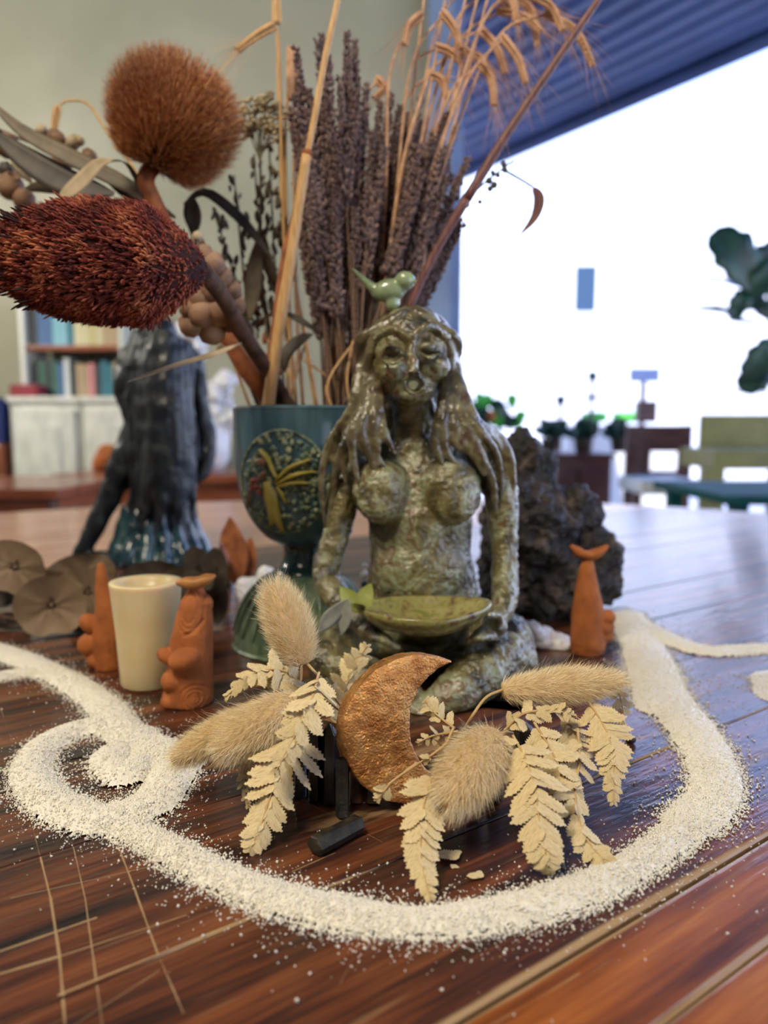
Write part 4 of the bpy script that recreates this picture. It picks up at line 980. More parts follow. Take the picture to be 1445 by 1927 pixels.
for x, y, lb in ((715, 195, 'lavender spike at the left edge of the right lavender mass, tip under a wheat knot'), (735, 180, None), (752, 200, None), (790, 190, None), (840, 215, None), (860, 240, None), (880, 300, 'rightmost lavender spike, its tip against the white sky')): lavender((665, 790, .58), (x, y, .6), lb)

# ------------------------------------------------------------------ wheat
def wheat(stem, ear, label, group=None, m=None, sr=.0012, awn=True, nE=None, esz=1.0):
    m = m or M_wheat; T = thing('wheat_stalk', label, 'dried wheat', at(*stem[0]), group)
    MB().tube(catmull(pix(stem), 26), [sr * (1.25 - .5 * i / 25) for i in range(26)], 6).build('stem', m, T)
    if ear:
        P = catmull(pix(ear), 16); mb = MB()
        for i in range(15):
            Tg = (P[i + 1] - P[i]).normalized(); X = Tg.cross(Vector((0, -1, .2))).normalized(); Y2 = X.cross(Tg)
            for s_ in (-1, 1, 0):
                c = P[i] + (X * s_ * .0022 + Y2 * (.0018 if s_ == 0 else -.0004)) * esz * (1 - .4 * i / 15); q = (Tg + X * s_ * .35).to_track_quat('Z', 'X').to_matrix()
                mb.ball(c, (.0017 * esz * (1 - .3 * i / 15), .0016 * esz, .0030 * esz), 7, 5, q)
        mb.build('ear', m, T)
        if awn:
            n = 34; id_ = rng.integers(2, 15, n); Pn = np.array([list(P[i]) for i in id_]); Tn = np.array([list((P[i + 1] - P[i]).normalized()) for i in id_])
            V, F = fibres(Pn, Tn + rng.normal(0, .22, (n, 3)), rng.uniform(.025, .05, n), np.full(n, .00035), rng.normal(0, .08, (n, 3)) + np.array([0, 0, -.1]), 4)
            put_np('awns', V, F, m, T, 'stuff')
    return T
wheat([(560, 790, .59), (540, 560, .585), (530, 300, .58), (527, 140, .575), (522, 60, .572), (512, 48, .57)], [(510, 50, .57), (480, 68, .568), (447, 94, .565)], 'wheat stalk left of the lavender with a hooked golden ear pointing left', m=M_straw, awn=True)
wheat([(545, 790, .61), (533, 500, .61), (524, 200, .61), (521, 60, .61)], [(521, 40, .61), (520, 10, .61), (522, -30, .61)], 'tall wheat stalk leaving the top of the picture beside the hooked ear', m=M_straw, awn=False)
wheat([(572, 790, .60), (557, 560, .60), (553, 330, .60), (552, 190, .60)], [(552, 180, .60), (551, 135, .60), (549, 92, .60)], 'straight blunt ear standing at the left flank of the lavender', m=M_wheat, awn=False, esz=1.5)
wheat([(480, 790, .60), (390, 560, .62), (260, 330, .63), (200, 245, .635), (165, 195, .64), (125, 190, .64), (108, 205, .64)], [(107, 205, .64), (104, 225, .64), (101, 250, .64)], 'faint wheat stalk arching left above the gumnuts, short ear hanging', m=M_straw, awn=False)
wl = 'bearded wheat stalk with a drooping ear fanning right out of the goblet'; wg = 'wheat bundle fanning right from the goblet'
heads = [((735, 130), (790, 30), (770, 50), (762, 85), 0), ((775, 120), (835, 25), (856, 55), (868, 92), 0), ((770, 140), (824, 88), (848, 98), (868, 118), 0), ((840, 110), (905, 55), (935, 90), (952, 140), 0), ((860, 90), (940, 20), (985, 30), (1020, 60), 0),
         ((900, 60), (960, -10), (1000, 20), (1012, 90), 0), ((880, 150), (948, 72), (975, 110), (990, 158), 0), ((930, 80), (1030, 25), (1085, 60), (1118, 130), 0), ((690, 195), (712, 150), (722, 165), (705, 185), 0), ((850, 60), (920, -20), (960, -10), (975, 50), 0),
         ((800, 150), (872, 95), (905, 110), (930, 150), 0), ((820, 60), (880, -30), (930, -20), (960, 20), 0), ((910, 40), (985, -15), (1035, 10), (1060, 60), 0), ((845, 180), (905, 120), (925, 150), (930, 200), 0), ((760, 200), (808, 140), (830, 150), (842, 185), 0)]
for i, (a, b_, c, d, _) in enumerate(heads):
    Yh = .585 + .008 * (i % 6)
    wheat([(668 + i % 4 * 4, 790, .585), (700 + (a[0] - 700) * .35, 560, .59), ((a[0] + 690) / 2 + 14, 330 + (a[1]) * .2, Yh), (a[0], a[1], Yh), (b_[0], b_[1], Yh)], [b_ + (Yh,), c + (Yh,), d + (Yh,)], wl, wg)
for i, (x, y) in enumerate(((800, -20), (905, -30), (880, -20), (842, -25), (925, -30))):
    wheat([(662 + i * 4, 790, .60), (700 + (x - 700) * .45, 420, .60), (x, y, .60)], [(x, y, .60), (x + 12, y - 30, .6), (x + 25, y - 60, .6)], wl, wg)
# thick golden straw with a node
T = thing('straw_stalk', 'thick golden straw stalk with a node, rising through the picture top beside the lavender', 'dried grass', at(505, 790, .54))
stemtube(T, [(500, 800, .545), (520, 650, .54), (548, 480, .535), (577, 290, .53)], (.0048, .0034), M_straw, name='lower_stem')
stemtube(T, [(577, 296, .53), (592, 220, .53), (612, 110, .53), (640, -20, .53)], (.0023, .0022), M_straw, name='upper_stem')
MB().ball(at(578, 288, .53), (.0038, .0038, .003), 12, 8).build('node', M_ostem, T)
T = thing('straw_stalk', 'second straw stalk, rusty brown, close beside the thick golden one', 'dried grass', at(490, 790, .56))
stemtube(T, [(488, 800, .565), (512, 650, .56), (532, 500, .555), (560, 380, .55)], (.003, .0022), M_ostem)
for i, (pp, lab) in enumerate((([(560, 800, .61), (545, 600, .61), (536, 300, .61), (541, 180, .61)], 'pale straw standing left of the lavender behind the hooked ear'), ([(600, 790, .6), (575, 640, .61), (556, 520, .61), (560, 420, .61)], 'pale straw standing just below the lavender heads'),
                               ([(690, 790, .6), (740, 560, .6), (790, 350, .6), (860, 170, .6)], 'orange straw slanting right through the lavender'), ([(690, 790, .59), (722, 560, .585), (760, 300, .58), (810, 130, .58)], 'orange straw slanting in front of the right lavender heads'))):
    T = thing('straw_stalk', lab, 'dried grass', at(*pp[0])); stemtube(T, pp, (.0022, .0013), M_straw if i < 2 else M_wheat)
# straw tangle at the goblet mouth
for i in range(14):
    x0 = random.uniform(520, 680); Y = random.uniform(.55, .6); T = thing('bent_straw', 'short bent orange straw in the tangle at the goblet mouth', 'dried grass', at(x0, 790, Y), 'straw tangle at the goblet mouth')
    stemtube(T, [(x0, 790, Y), (x0 + random.uniform(-30, 25), 720, Y), (x0 + random.uniform(-50, 45), random.uniform(620, 680), Y + .01)], (.0011, .0008), M_straw if i % 3 else M_wheat, 12, sides=6)
# long reddish stem crossing in front of everything
T = thing('reed_stalk', 'long reddish brown stalk slanting from the statue head to the top right corner', 'dried grass', at(680, 790, .565))
stemtube(T, [(700, 760, .570), (768, 585, .555), (822, 470, .55), (878, 375, .545)], (.0028, .0034), M_redst)
stemtube(T, [(878, 375, .545), (962, 240, .54), (1050, 110, .535), (1140, -20, .53)], (.0036, .0022), M_redst, name='upper_stem')
T = thing('berry_twig', 'thin twig of tiny dark berries against the white sky, right of the lavender', 'dried twig', at(850, 420, .6))
stemtube(T, [(845, 430, .6), (890, 365, .6), (945, 318, .6), (968, 303, .6)], (.0012, .0007), M_gumd, sides=6)
stemtube(T, [(945, 318, .6), (975, 335, .6), (1003, 352, .6)], (.0011, .0009), M_gumd, name='side_stem', sides=6)
bm_ = None
for i, (x, y) in enumerate(((903, 380), (922, 355), (930, 348), (937, 330), (950, 320), (920, 340), (868, 345), (860, 372), (878, 385), (885, 360), (846, 395), (858, 400), (927, 325), (948, 310))):
    o = MB().ball(at(x, y, .6), .0020 + .0004 * (i % 3), 8, 6).build('berry', M_disd, T)
leaf([(1003, 352, .6), (1014, 375, .6), (1005, 410, .6), (975, 446, .6)], 10, M_redst, T, pk=.35)

# ------------------------------------------------------------------ gum branches
def branch(label, stem, parts, sr=(.0016, .001), m=None, cat='dried branch'):
    T = thing('dried_branch', label, cat, at(*stem[0])); stemtube(T, stem, sr, m or M_bstem)
    for p_ in parts:
        if p_[0] == 'leaf': leaf(p_[1], p_[2], p_[3], T, *(p_[4:] or ()))
        elif p_[0] == 'nut':
            _, x, y, Y, r_, mm = p_; mb = MB(); k = mpp(Y) * r_; M = Matrix.Rotation(random.uniform(-.6, .6), 3, 'X') @ Matrix.Rotation(random.uniform(-.8, .8), 3, 'Y')
            c = at(x, y, Y); pr = [(.05, -1), (.6, -.85), (.95, -.35), (1, .1), (.8, .55), (.55, .8), (.5, .95), (.38, .9), (.3, .6), (.02, .5)]; n = 14
            vs = [c + M @ Vector((a * k * math.cos(2 * math.pi * q / n), a * k * math.sin(2 * math.pi * q / n), z * k)) for a, z in pr for q in range(n)]
            mb.add(vs, [(i * n + q, i * n + (q + 1) % n, (i + 1) * n + (q + 1) % n, (i + 1) * n + q) for i in range(len(pr) - 1) for q in range(n)]); mb.build('gumnut', mm, T)
    return T
Yb = .60
branch('gum branch with long grey leaves and pale gumnuts at the upper left edge', [(500, 800, .58), (420, 600, .6), (330, 440, .62), (200, 330, .62), (60, 270, .61), (-60, 220, .6)],
  [('leaf', [(330, 410, .56), (240, 350, .56), (120, 290, .56), (40, 245, .56), (-30, 180, .56)], 16, M_gum), ('leaf', [(215, 365, .56), (130, 345, .56), (50, 300, .56), (-30, 235, .56)], 26, M_gumd),
   ('leaf', [(110, 378, .54), (150, 345, .54), (185, 310, .54), (214, 300, .54)], 15, M_gump, (0, -1, .2), 14, .35), ('leaf', [(200, 305, .545), (232, 305, .545), (255, 335, .545), (272, 385, .545)], 9, M_gumd, (0, -.2, 1)),
   ('leaf', [(285, 395, .57), (240, 360, .57), (190, 328, .57)], 15, M_gumd), ('leaf', [(130, 362, .58), (80, 352, .58), (40, 358, .58)], 12, M_gump), ('leaf', [(210, 368, .585), (130, 362, .585), (60, 330, .585)], 13, M_gum),
   ('leaf', [(60, 345, .58), (35, 315, .58), (20, 298, .58)], 9, M_gump)] +
  [('nut', x, y, Yb, r_, mm) for x, y, r_, mm in ((105, 262, 17, M_nut), (78, 245, 11, M_gump), (138, 268, 13, M_gump), (168, 295, 14, M_nut), (118, 305, 18, M_nut), (15, 275, 22, M_nut), (20, 350, 24, M_nut), (45, 375, 20, M_nut), (150, 265, 9, M_gump), (12, 320, 14, M_gumd), (200, 330, 12, M_nut), (90, 330, 12, M_nut))])
branch('gum branch thick with brown rounded pods below the banksia stems', [(535, 800, .57), (490, 690, .55), (440, 590, .53), (400, 500, .52), (372, 440, .52)],
  [('nut', x, y, Y, r_, mm) for x, y, Y, r_, mm in ((385, 480, .50, 18, M_nut), (402, 498, .50, 22, M_nut), (418, 520, .505, 20, M_nut), (436, 545, .51, 19, M_nut), (372, 445, .51, 10, M_gump), (400, 545, .50, 26, M_nut), (412, 585, .505, 30, M_nut), (380, 590, .50, 26, M_nut), (360, 610, .505, 24, M_nut),
   (398, 622, .51, 26, M_nut), (432, 600, .515, 24, M_nut), (355, 580, .50, 18, M_nut), (345, 560, .50, 15, M_gump), (425, 565, .515, 20, M_nut), (375, 560, .50, 22, M_nut), (445, 575, .53, 18, M_nut), (416, 655, .53, 9, M_gump))] +
  [('leaf', [(380, 524, .495), (395, 535, .495), (415, 556, .495)], 7, M_gump), ('leaf', [(455, 645, .50), (400, 668, .49), (320, 692, .48), (240, 718, .47)], 11, M_gump, (0, -.5, 1))], (.003, .002))
branch('thin dark twig with a curved leaf arching over to the straw stalks', [(560, 800, .6), (480, 640, .6), (380, 480, .6), (350, 400, .6), (358, 370, .6)],
  [('leaf', [(345, 385, .58), (385, 362, .58), (440, 400, .58), (485, 450, .58), (520, 495, .58)], 10, M_gumd), ('leaf', [(368, 440, .59), (362, 400, .59), (360, 365, .59)], 16, M_gumd), ('leaf', [(535, 700, .56), (540, 665, .56), (565, 640, .56), (590, 628, .56)], 14, M_gumd, (-.5, -1, .3)),
   ('leaf', [(600, 625, .57), (560, 600, .57), (525, 585, .57)], 6, M_gumd), ('leaf', [(470, 600, .59), (478, 520, .59), (488, 440, .59)], 16, M_gum), ('leaf', [(520, 530, .6), (505, 500, .6), (495, 430, .6)], 10, M_gum)])
for i, (lab, x0, x1, y1) in enumerate((('dark leafy twig rising just right of the round banksia', 470, 440, 330), ('dark leafy twig behind the golden straw', 500, 478, 290), ('third thin dark twig, nearest the hooked wheat', 520, 505, 250), ('short twig with rusty buds right of the gum pods', 510, 470, 500), ('fine grey twig under the round banksia', 490, 400, 390))):
    T = thing('dried_twig', lab, 'dried twig', at(x0 + 20, 790, .61)); xm = (x0 + x1) / 2 + 8
    stemtube(T, [(x0 + 20, 800, .6), (xm, 560, .61), (x1, y1, .62)], (.0013, .0007), M_grayt, sides=6)
    mb = MB()
    for j in range(46):
        t = random.uniform(.3, 1); px = (x0 + 20) * (1 - t) + x1 * t + random.gauss(0, 9) + 8 * math.sin(t * 3); py = 790 * (1 - t) + y1 * t
        s_ = random.uniform(.0016, .0036); mb.ball(at(px, py, .61 + random.uniform(-.01, .01)), (s_ * .7, s_ * .5, s_ * 1.5), 6, 5, Matrix.Rotation(random.uniform(-.7, .7), 3, 'Y'))
    tag(mb.build('small_leaves', M_gum if i != 3 else M_ostem, T), kind='stuff')
T = thing('pale_flower_spray', 'spray of pale beige flowers beside the round banksia', 'dried flower', at(530, 790, .6)); stemtube(T, [(530, 800, .6), (495, 560, .6), (490, 330, .6), (488, 230, .6)], (.0013, .0008), M_grayt)
for q in range(7):
    x, y = ((460, 215), (480, 200), (500, 190), (515, 215), (492, 235), (470, 240), (512, 250))[q]; mb = MB()
    stemtube(T, [(489, 300, .6), ((489 + x) / 2, 265, .6), (x, y, .6)], (.0006, .0005), M_grayt, 8, 'side_stem', 5)
    for j in range(26): 
        c = at(x + random.gauss(0, 10), y + random.gauss(0, 10), .6 + random.gauss(0, .004)); s_ = random.uniform(.0014, .003); mb.ball(c, (s_, s_, s_ * .7), 6, 5)
    tag(mb.build('flower_head', M_palef, T), kind='stuff')

# ------------------------------------------------------------------ round-leaved eucalyptus lying at the left
def disc(T, px, py, Y, rx, ry, rot, m, tilt=0.0, lean=0.0):
    c = at(px, py, Y); k = mpp(Y); n = 30; rings = (.0, .12, .35, .6, .85, 1.0); vs = [c]; Mx = Matrix.Rotation(-R(rot), 3, 'Y') @ Matrix.Rotation(tilt, 3, 'Z') @ Matrix.Rotation(lean, 3, 'X')
    for r_ in rings[1:]:
        for q in range(n):
            a = 2 * math.pi * q / n; wv = .05 * math.sin(a * 5 + px) * r_ * r_ + .03 * math.sin(a * 9); ny = -(r_ * r_) * .16 + wv * .8 + (.04 if q % 6 == 0 else 0) * (1 - r_)
            notch = 1 - .16 * math.exp(-((a - 4.71) / .25) ** 2) * r_
            vs.append(c + Mx @ Vector((rx * k * r_ * math.cos(a) * notch, ny * rx * k, ry * k * r_ * math.sin(a) * notch)))
    fs = [(0, 1 + q, 1 + (q + 1) % n) for q in range(n)]
    for j in range(len(rings) - 2): fs += [(1 + j * n + q, 1 + j * n + (q + 1) % n, 1 + (j + 1) * n + (q + 1) % n, 1 + (j + 1) * n + q) for q in range(n)]
    m0 = len(vs); nv_ = Mx @ Vector((0, .0007, 0)); vs += [v + nv_ for v in vs]; fs += [tuple(m0 + q for q in f[::-1]) for f in fs]
    mb = MB(); mb.add(vs, fs); mb.v = [(a, b_, max(z, TZ + .0006)) for a, b_, z in mb.v]; mb.build('leaf', m, T)
T = thing('eucalyptus_branch', 'dried branch of large round grey brown leaves lying at the left edge', 'dried branch', (gp(100, 1190).x, gp(100, 1190).y, TZ))
stemtube(T, [(-40, 1140, .60), (20, 1165, .60), (95, 1170, .605), (170, 1165, .62), (230, 1130, .64)], (.0022, .0016), M_bstem)
disc(T, 28, 1068, .60, 64, 54, -18, M_disc); disc(T, 97, 1140, .585, 68, 60, 5, M_disc, .1); disc(T, 165, 1115, .61, 60, 50, -8, M_disc, -.2); disc(T, 155, 1080, .64, 70, 40, 10, M_disc)
disc(T, -12, 1110, .62, 60, 42, 20, M_disd); disc(T, 20, 1172, .61, 40, 22, 0, M_disd); disc(T, 165, 1180, .60, 34, 20, 0, M_disd)
T = thing('eucalyptus_branch', 'dark round dried leaves standing behind the cream candle', 'dried branch', (at(330, 1150, .62).x, .62, TZ))
stemtube(T, [(230, 1150, .63), (300, 1150, .62), (380, 1140, .62), (420, 1110, .62)], (.002, .0015), M_bstem)
disc(T, 295, 1090, .62, 66, 38, 0, M_disd); disc(T, 375, 1072, .60, 28, 46, 14, M_disd); disc(T, 408, 1075, .62, 22, 46, 4, M_disd); disc(T, 330, 1105, .64, 50, 36, 0, M_disd); disc(T, 405, 1130, .62, 26, 50, -5, M_disd)
# russet dried leaf and clear point behind
T = thing('russet_leaf', 'russet dried leaf standing between the dark statue and the goblet', 'leaf', (at(440, 1090, .70).x, .70, TZ))
leaf([(445, 1100, .70), (442, 1050, .70), (436, 1010, .70), (433, 972, .70)], 27, M_ostem, T, name='blade', pk=.4); leaf([(450, 1100, .71), (465, 1060, .71), (472, 1010, .71)], 20, M_ostem, T, name='blade')
prism(gp(432, 1100), at(415, 1022, .64), .0055, M_clear, 'clear crystal point leaning beside the white quartz at the goblet foot')
bpy.data.objects[-1] if False else None

# ------------------------------------------------------------------ clay figures and candle
def clay(label, pieces, balls, grooves=(), cup=None, cc=.85):
    x, y, Y = pieces[0][-1][0], 0, pieces[0][-1][2]; loc = Vector((at(pieces[0][-1][0], 1250, Y).x, Y, TZ))
    T = thing('clay_figurine', label, 'figurine', loc); b = MB()
    for c in pieces: chain(b, c, n=18, seg=18)
    for e_ in balls: eball(b, *e_[:5], ydepth=e_[5] if len(e_) > 5 else None, rot=e_[6] if len(e_) > 6 else 0)
    me = blob(b, .0008, 3, name='body', off=loc, grooves=grooves, nz=[(90, .0005), (500, .0002)])
    co = np.empty(len(me.vertices) * 3, np.float32); me.vertices.foreach_get('co', co); co = co.reshape(-1, 3); co[:, 2] = np.maximum(co[:, 2], 0); me.vertices.foreach_set('co', co.ravel())
    put('body', me, M_terra, T)
    if cup:
        px, py, Yc, rx, ry, mm, rot = cup; m = MB(); c = at(px, py, Yc); k = mpp(Yc); n = 26; prof_ = [(.05, -.9), (.55, -.7), (.95, -.1), (1.0, .25), (.88, .3), (.6, -.15), (.05, -.35)]; Mr = Matrix.Rotation(-R(rot), 3, 'Y')
        cb = MB(); U = []
        for q in range(15):
            t = q / 14 * 2 - 1; U.append((c + Mr @ Vector((rx * k * t, 0, ry * k * (cc * t * t - .35 * cc))), k * (ry * .62 * (1 - .72 * t * t) + 1.2) * (1 if cc > .5 else 1.15)))
        for P_, r2 in U: cb.ball(P_, (r2 * 1.25, r2 * 1.5, r2), 12, 8)
        me = blob(cb, .0006, 3, sculpts=[(tuple(c + Vector((0, 0, ry * k * .35))), ry * k * 1.3, (0, 0, -ry * k * .30))], name='crescent_cup', off=loc, nz=[(200, .0003)]); put('crescent_cup', me, mm, T)

    return T
def circ(cx, cy, Y, r_, n=20, asp=1.0, a0=0, a1=360): return [tuple(at(cx + r_ * math.cos(R(a0 + (a1 - a0) * q / n)), cy + asp * r_ * math.sin(R(a0 + (a1 - a0) * q / n)), Y)) for q in range(n + 1)]
Yf = .445; Ys = Yf - .0135
gr = [(circ(352, 1150, Ys, r_, asp=1.7), .0012, .0007) for r_ in (15, 21, 27)] + [(circ(364, 1318, Ys - .001, r_), .0009, .0006) for r_ in (5, 11, 18, 26)] + [([tuple(at(345, 1198, Ys)), tuple(at(360, 1190, Ys)), tuple(at(378, 1172, Ys))], .0014, .0012)]
clay('clay goddess figurine in front of the candle, crescent cup on her head, facing left', [[(368, 1112, Yf, 17), (368, 1136, Yf, 30), (364, 1180, Yf, 38), (358, 1240, Yf, 43), (356, 1300, Yf, 46), (352, 1318, Yf, 46)]],
     [(318, 1236, Yf - .006, 24, 15, 20, -28), (345, 1242, Yf - .014, 30, 20, 24, 15), (334, 1280, Yf - .004, 32, 26, 34), (330, 1318, Yf - .004, 28, 20, 30), (380, 1136, Yf, 22, 20, 20), (352, 1312, Yf, 49, 32, 44)], grooves=gr, cup=(369, 1093, Yf - .004, 34, 17, M_terra2, 10), cc=.25)
Y2 = .512
clay('clay goddess figurine with a thin pointed head, left of the candle', [[(190, 1066, Y2, 8), (194, 1100, Y2, 14), (205, 1150, Y2, 26), (208, 1200, Y2, 34), (208, 1240, Y2, 33), (208, 1252, Y2, 33)]],
     [(170, 1172, Y2, 23, 17, 22, -30), (172, 1212, Y2, 26, 24, 26), (190, 1240, Y2, 28, 22, 28)])
Y3 = .545
clay('clay goddess figurine with a crescent on her head, facing right beside the rock', [[(1106, 1056, Y3, 10), (1104, 1090, Y3, 19), (1106, 1150, Y3, 30), (1106, 1205, Y3, 34), (1104, 1216, Y3, 33)]],
     [(1140, 1162, Y3, 18, 16, 20, 25), (1130, 1180, Y3, 26, 20, 24), (1136, 1194, Y3, 20, 15, 20)], cup=(1108, 1038, Y3, 32, 17, M_terra, 0))
# candle
Cx = Vector((at(278, 1200, .478).x, .478, TZ)); k = mpp(.478); H = at(278, 1093, .478).z - TZ
cdl = thing('pillar_candle', 'cream pillar candle with a hollow top, between the two left clay figures', 'candle', Cx)
MB().lathe([(.001, 0), (50 * k, 0), (53 * k, .002), (58 * k, H * .5), (66 * k, H - .003), (67 * k, H - .0008), (66 * k, H), (50 * k, H), (46 * k, H - .002), (40 * k, H - .010), (.001, H - .013)], Cx, 64).build('wax_body', M_wax, cdl)
MB().tube([Cx + Vector((0, 0, H - .014)), Cx + Vector((.0005, 0, H - .009)), Cx + Vector((.002, 0, H - .006))], .0007, 6).build('wick', M_disd, cdl)
# papery grey leaf and beaded pendant near the statue hand
T = thing('papery_leaf', 'folded grey papery leaf leaning on the statue knee below the dish', 'leaf', at(640, 1235, .43))
leaf([(600, 1188, .425), (622, 1162, .425), (655, 1128, .425)], 16, M_greyl, T, (0.3, -1, .2), 10, .5, name='blade'); leaf([(642, 1195, .424), (650, 1165, .424), (657, 1130, .424)], 12, M_greyl, T, (-.4, -1, .2), 10, .5, name='blade')
stemtube(T, [(600, 1188, .425), (560, 1215, .44), (540, 1262, .45)], (.0007, .0005), M_greyl, sides=6)
T = thing('beaded_pendant', 'small white and blue beads standing behind the left arm of the statue', 'beads', (at(686, 1095, .56).x, .56, TZ))
MB().tube([at(686, 1160, .56), at(686, 1060, .56)], .0008, 6).build('wire', M_quartz, T)
for y, r_, mm in ((1152, 9, M_quartz), (1136, 9, M_glass), (1118, 9, M_quartz), (1100, 7, M_glass), (1082, 8, M_quartz), (1064, 5, M_quartz)): MB().ball(at(686, y, .56), r_ * mpp(.56), 12, 8).build('bead', mm, T)

# ------------------------------------------------------------------ background, left: bookshelf, cabinets, tables
def bx(name, x0, x1, y0, y1, Y, dep, m, parent=None, b=.004):
    A_, B_ = at(x0, y1, Y), at(x1, y0, Y); c = ((A_.x + B_.x) / 2, Y + dep / 2, (A_.z + B_.z) / 2); d = (abs(B_.x - A_.x), dep, abs(B_.z - A_.z))
    return c, d
def box_part(name, x0, x1, y0, y1, Y, dep, m, parent, b=.004):
    c, d = bx(name, x0, x1, y0, y1, Y, dep, m); return MB().rbox(c, d, min(b, min(d) * .2)).build(name, m, parent, False)
cab_m = [M_cream]
def cabinet(x0, x1, lab):
    T = thing('cupboard', lab, 'cupboard', (at((x0 + x1) / 2, 800, 3.2).x, 3.35, 0))
    c, d = bx('', x0, x1, 757, 900, 3.2, .36, None); MB().rbox((c[0], 3.38, c[2] * .0 + (at(0, 757, 3.2).z) / 2), (d[0], .36, at(0, 757, 3.2).z), .006).build('carcass', M_cream, T, False)
    zt = at(0, 770, 3.2).z; hh = zt - .1; dr = MB().rbox((c[0], 3.19, .1 + hh / 2), (d[0] - .04, .02, hh), .004).build('door', M_cream, T, False)
    MB().rbox((c[0], 3.178, .1 + hh / 2), (d[0] - .16, .012, hh - .14), .004).build('door_panel', M_cream, dr, False)
    MB().rbox((c[0], 3.38, at(0, 752, 3.2).z), (d[0] + .004, .4, .025), .006).build('top', M_cream, T, False)
cabinet(24, 150, 'distressed white cupboard under the books, the left one of two'); cabinet(160, 262, 'distressed white cupboard behind the dark statue, the right one of two')
sh = thing('bookshelf', 'wooden open bookshelf against the back wall, above the white cupboards', 'bookshelf', (at(140, 700, 3.4).x, 3.4, at(0, 752, 3.2).z + .0125))
zb = at(0, 750, 3.2).z + .0125; z1 = at(0, 655, 3.35).z; z2 = at(0, 555, 3.35).z
xl, xr = at(48, 700, 3.35).x, at(232, 700, 3.35).x
for z in (z1, z2): MB().rbox(((xl + xr) / 2, 3.45, z), (xr - xl, .22, .022), .003).build('shelf', M_bwood, sh, False)
for x in (xl, xr): MB().rbox((x, 3.45, (zb + z2) / 2), (.02, .24, z2 - zb), .003).build('side_panel', M_cream, sh, False)
M_b = {n_: mat('book_' + n_, two(c, tuple(min(255, q + 16) for q in c)), 8, .6) for n_, c in dict(blue=(58, 96, 140), sky=(120, 176, 190), cream=(196, 190, 150), teal=(40, 104, 122), green=(50, 92, 76), pink=(188, 120, 120), white=(200, 206, 206), dark=(36, 44, 50), tan=(168, 146, 116), yellow=(186, 176, 120)).items()}
def book(x, z, w_, h_, col, lab, grp, tilt=0):
    T = thing('book', lab, 'book', (x, 3.44, z), grp); M = Matrix.Rotation(tilt, 3, 'Y'); o = MB()
    o.box(Vector((0, 0, h_ / 2)), (w_, .15, h_), M); T2 = put('cover', o.mesh('cover'), M_b[col], T, False); o = MB(); o.box(Vector((0, .003, h_ / 2)), (w_ * .7, .152, h_ * 1.004 - .0), M); put('pages', o.mesh('pages'), M_b['white'], T, False)
upper = ['dark', 'blue', 'blue', 'sky', 'sky', 'teal', 'cream', 'cream', 'yellow', 'cream', 'tan', 'tan']; lower = ['dark', 'green', 'dark', 'green', 'blue', 'white', 'dark', 'tan', 'tan', 'pink', 'dark', 'teal', 'teal', 'tan']
used = {}
for row, (cols, z, hh) in enumerate(((upper, z1 + .011, .19), (lower, zb, .165))):
    n = len(cols); wd = (xr - xl - .05) / n
    for i, c in enumerate(cols):
        key = (c, row); used[key] = used.get(key, 0) + 1; o_ = ('first', 'second', 'third', 'fourth')[used[key] - 1]
        book(xl + .025 + wd * (i + .5), z, wd * random.uniform(.78, .95), hh * random.uniform(.85, 1.05), c, f"{o_} {c if c != 'dark' else 'black'} book from the left on the {'upper' if row == 0 else 'lower'} shelf", ('books on the upper shelf', 'books on the lower shelf')[row])
o = MB(); o.rbox((at(10, 735, 3.1).x, 3.3, at(0, 735, 3.1).z), (.12, .1, .07), .01); T = solo(o, 'red_box', mat('red_box_paint', two((120, 30, 44), (140, 40, 52)), 6, .6), 'small dark red box at the left edge below the books', 'box', smooth=False)
MB().rbox((at(8, 820, 3.15).x - .05, 3.35, .48), (.20, .3, .96), .01)
T = thing('tall_cabinet', 'blue and orange cabinet cut by the left edge of the picture', 'cupboard', (at(-25, 820, 3.15).x, 3.3, 0))
zq = at(0, 835, 3.15).z; zr = at(0, 748, 3.15).z; xq = at(-40, 820, 3.15).x
MB().rbox((xq, 3.3, zq / 2), (.19, .3, zq), .01).build('lower_door', M_bwood, T, False); MB().rbox((xq, 3.3, (zq + zr) / 2), (.19, .3, zr - zq), .01).build('upper_door', mat('deep_blue_paint', two((22, 40, 96), (30, 50, 110)), 5, .5), T, False)
def wtable(lab, x0, x1, y0, y1, m=M_bwood):
    T = thing('wooden_table', lab, 'table', ((x0 + x1) / 2, (y0 + y1) / 2, 0)); n = 4; w_ = (y1 - y0) / n
    for i in range(n): MB().rbox(((x0 + x1) / 2, y0 + w_ * (i + .5), .735), (x1 - x0, w_ - .002, .03), .004).build('plank', m, T, False)
    for y in (y0 + .05, y1 - .05): MB().box(((x0 + x1) / 2, y, .68), (x1 - x0 - .1, .03, .08)).build('apron', m, T, False)
    for x in (x0 + .07, x1 - .07):
        MB().box((x, (y0 + y1) / 2, .68), (.03, y1 - y0 - .12, .08)).build('apron', m, T, False)
        for y in (y0 + .07, y1 - .07): MB().rbox((x, y, .36), (.06, .06, .72), .006).build('leg', M_dwood, T, False)
wtable('reddish wooden table with its corner showing at the left edge', -2.3, at(145, 905, 2.15).x, 2.02, 2.55)
wtable('reddish wooden table passing behind the dark statue and the goblet', at(125, 905, 2.75).x, .05, 2.62, 3.12)
rocky('brown_stone', [(205, 862, 2.9, 22, 24, 24, 0), (190, 875, 2.9, 14, 14, 16, 0)], .006, [(12, .02), (40, .01)], M_terra, 'brown lumpy ornament on the table behind the dark statue', 'ornament')
bpy.data.objects['brown_stone'].location.z = .7502
T = thing('white_bundle', 'bundle of white fluffy dried flowers behind the dark statue head', 'dried flower', (at(395, 900, 2.8).x, 2.8, .75))
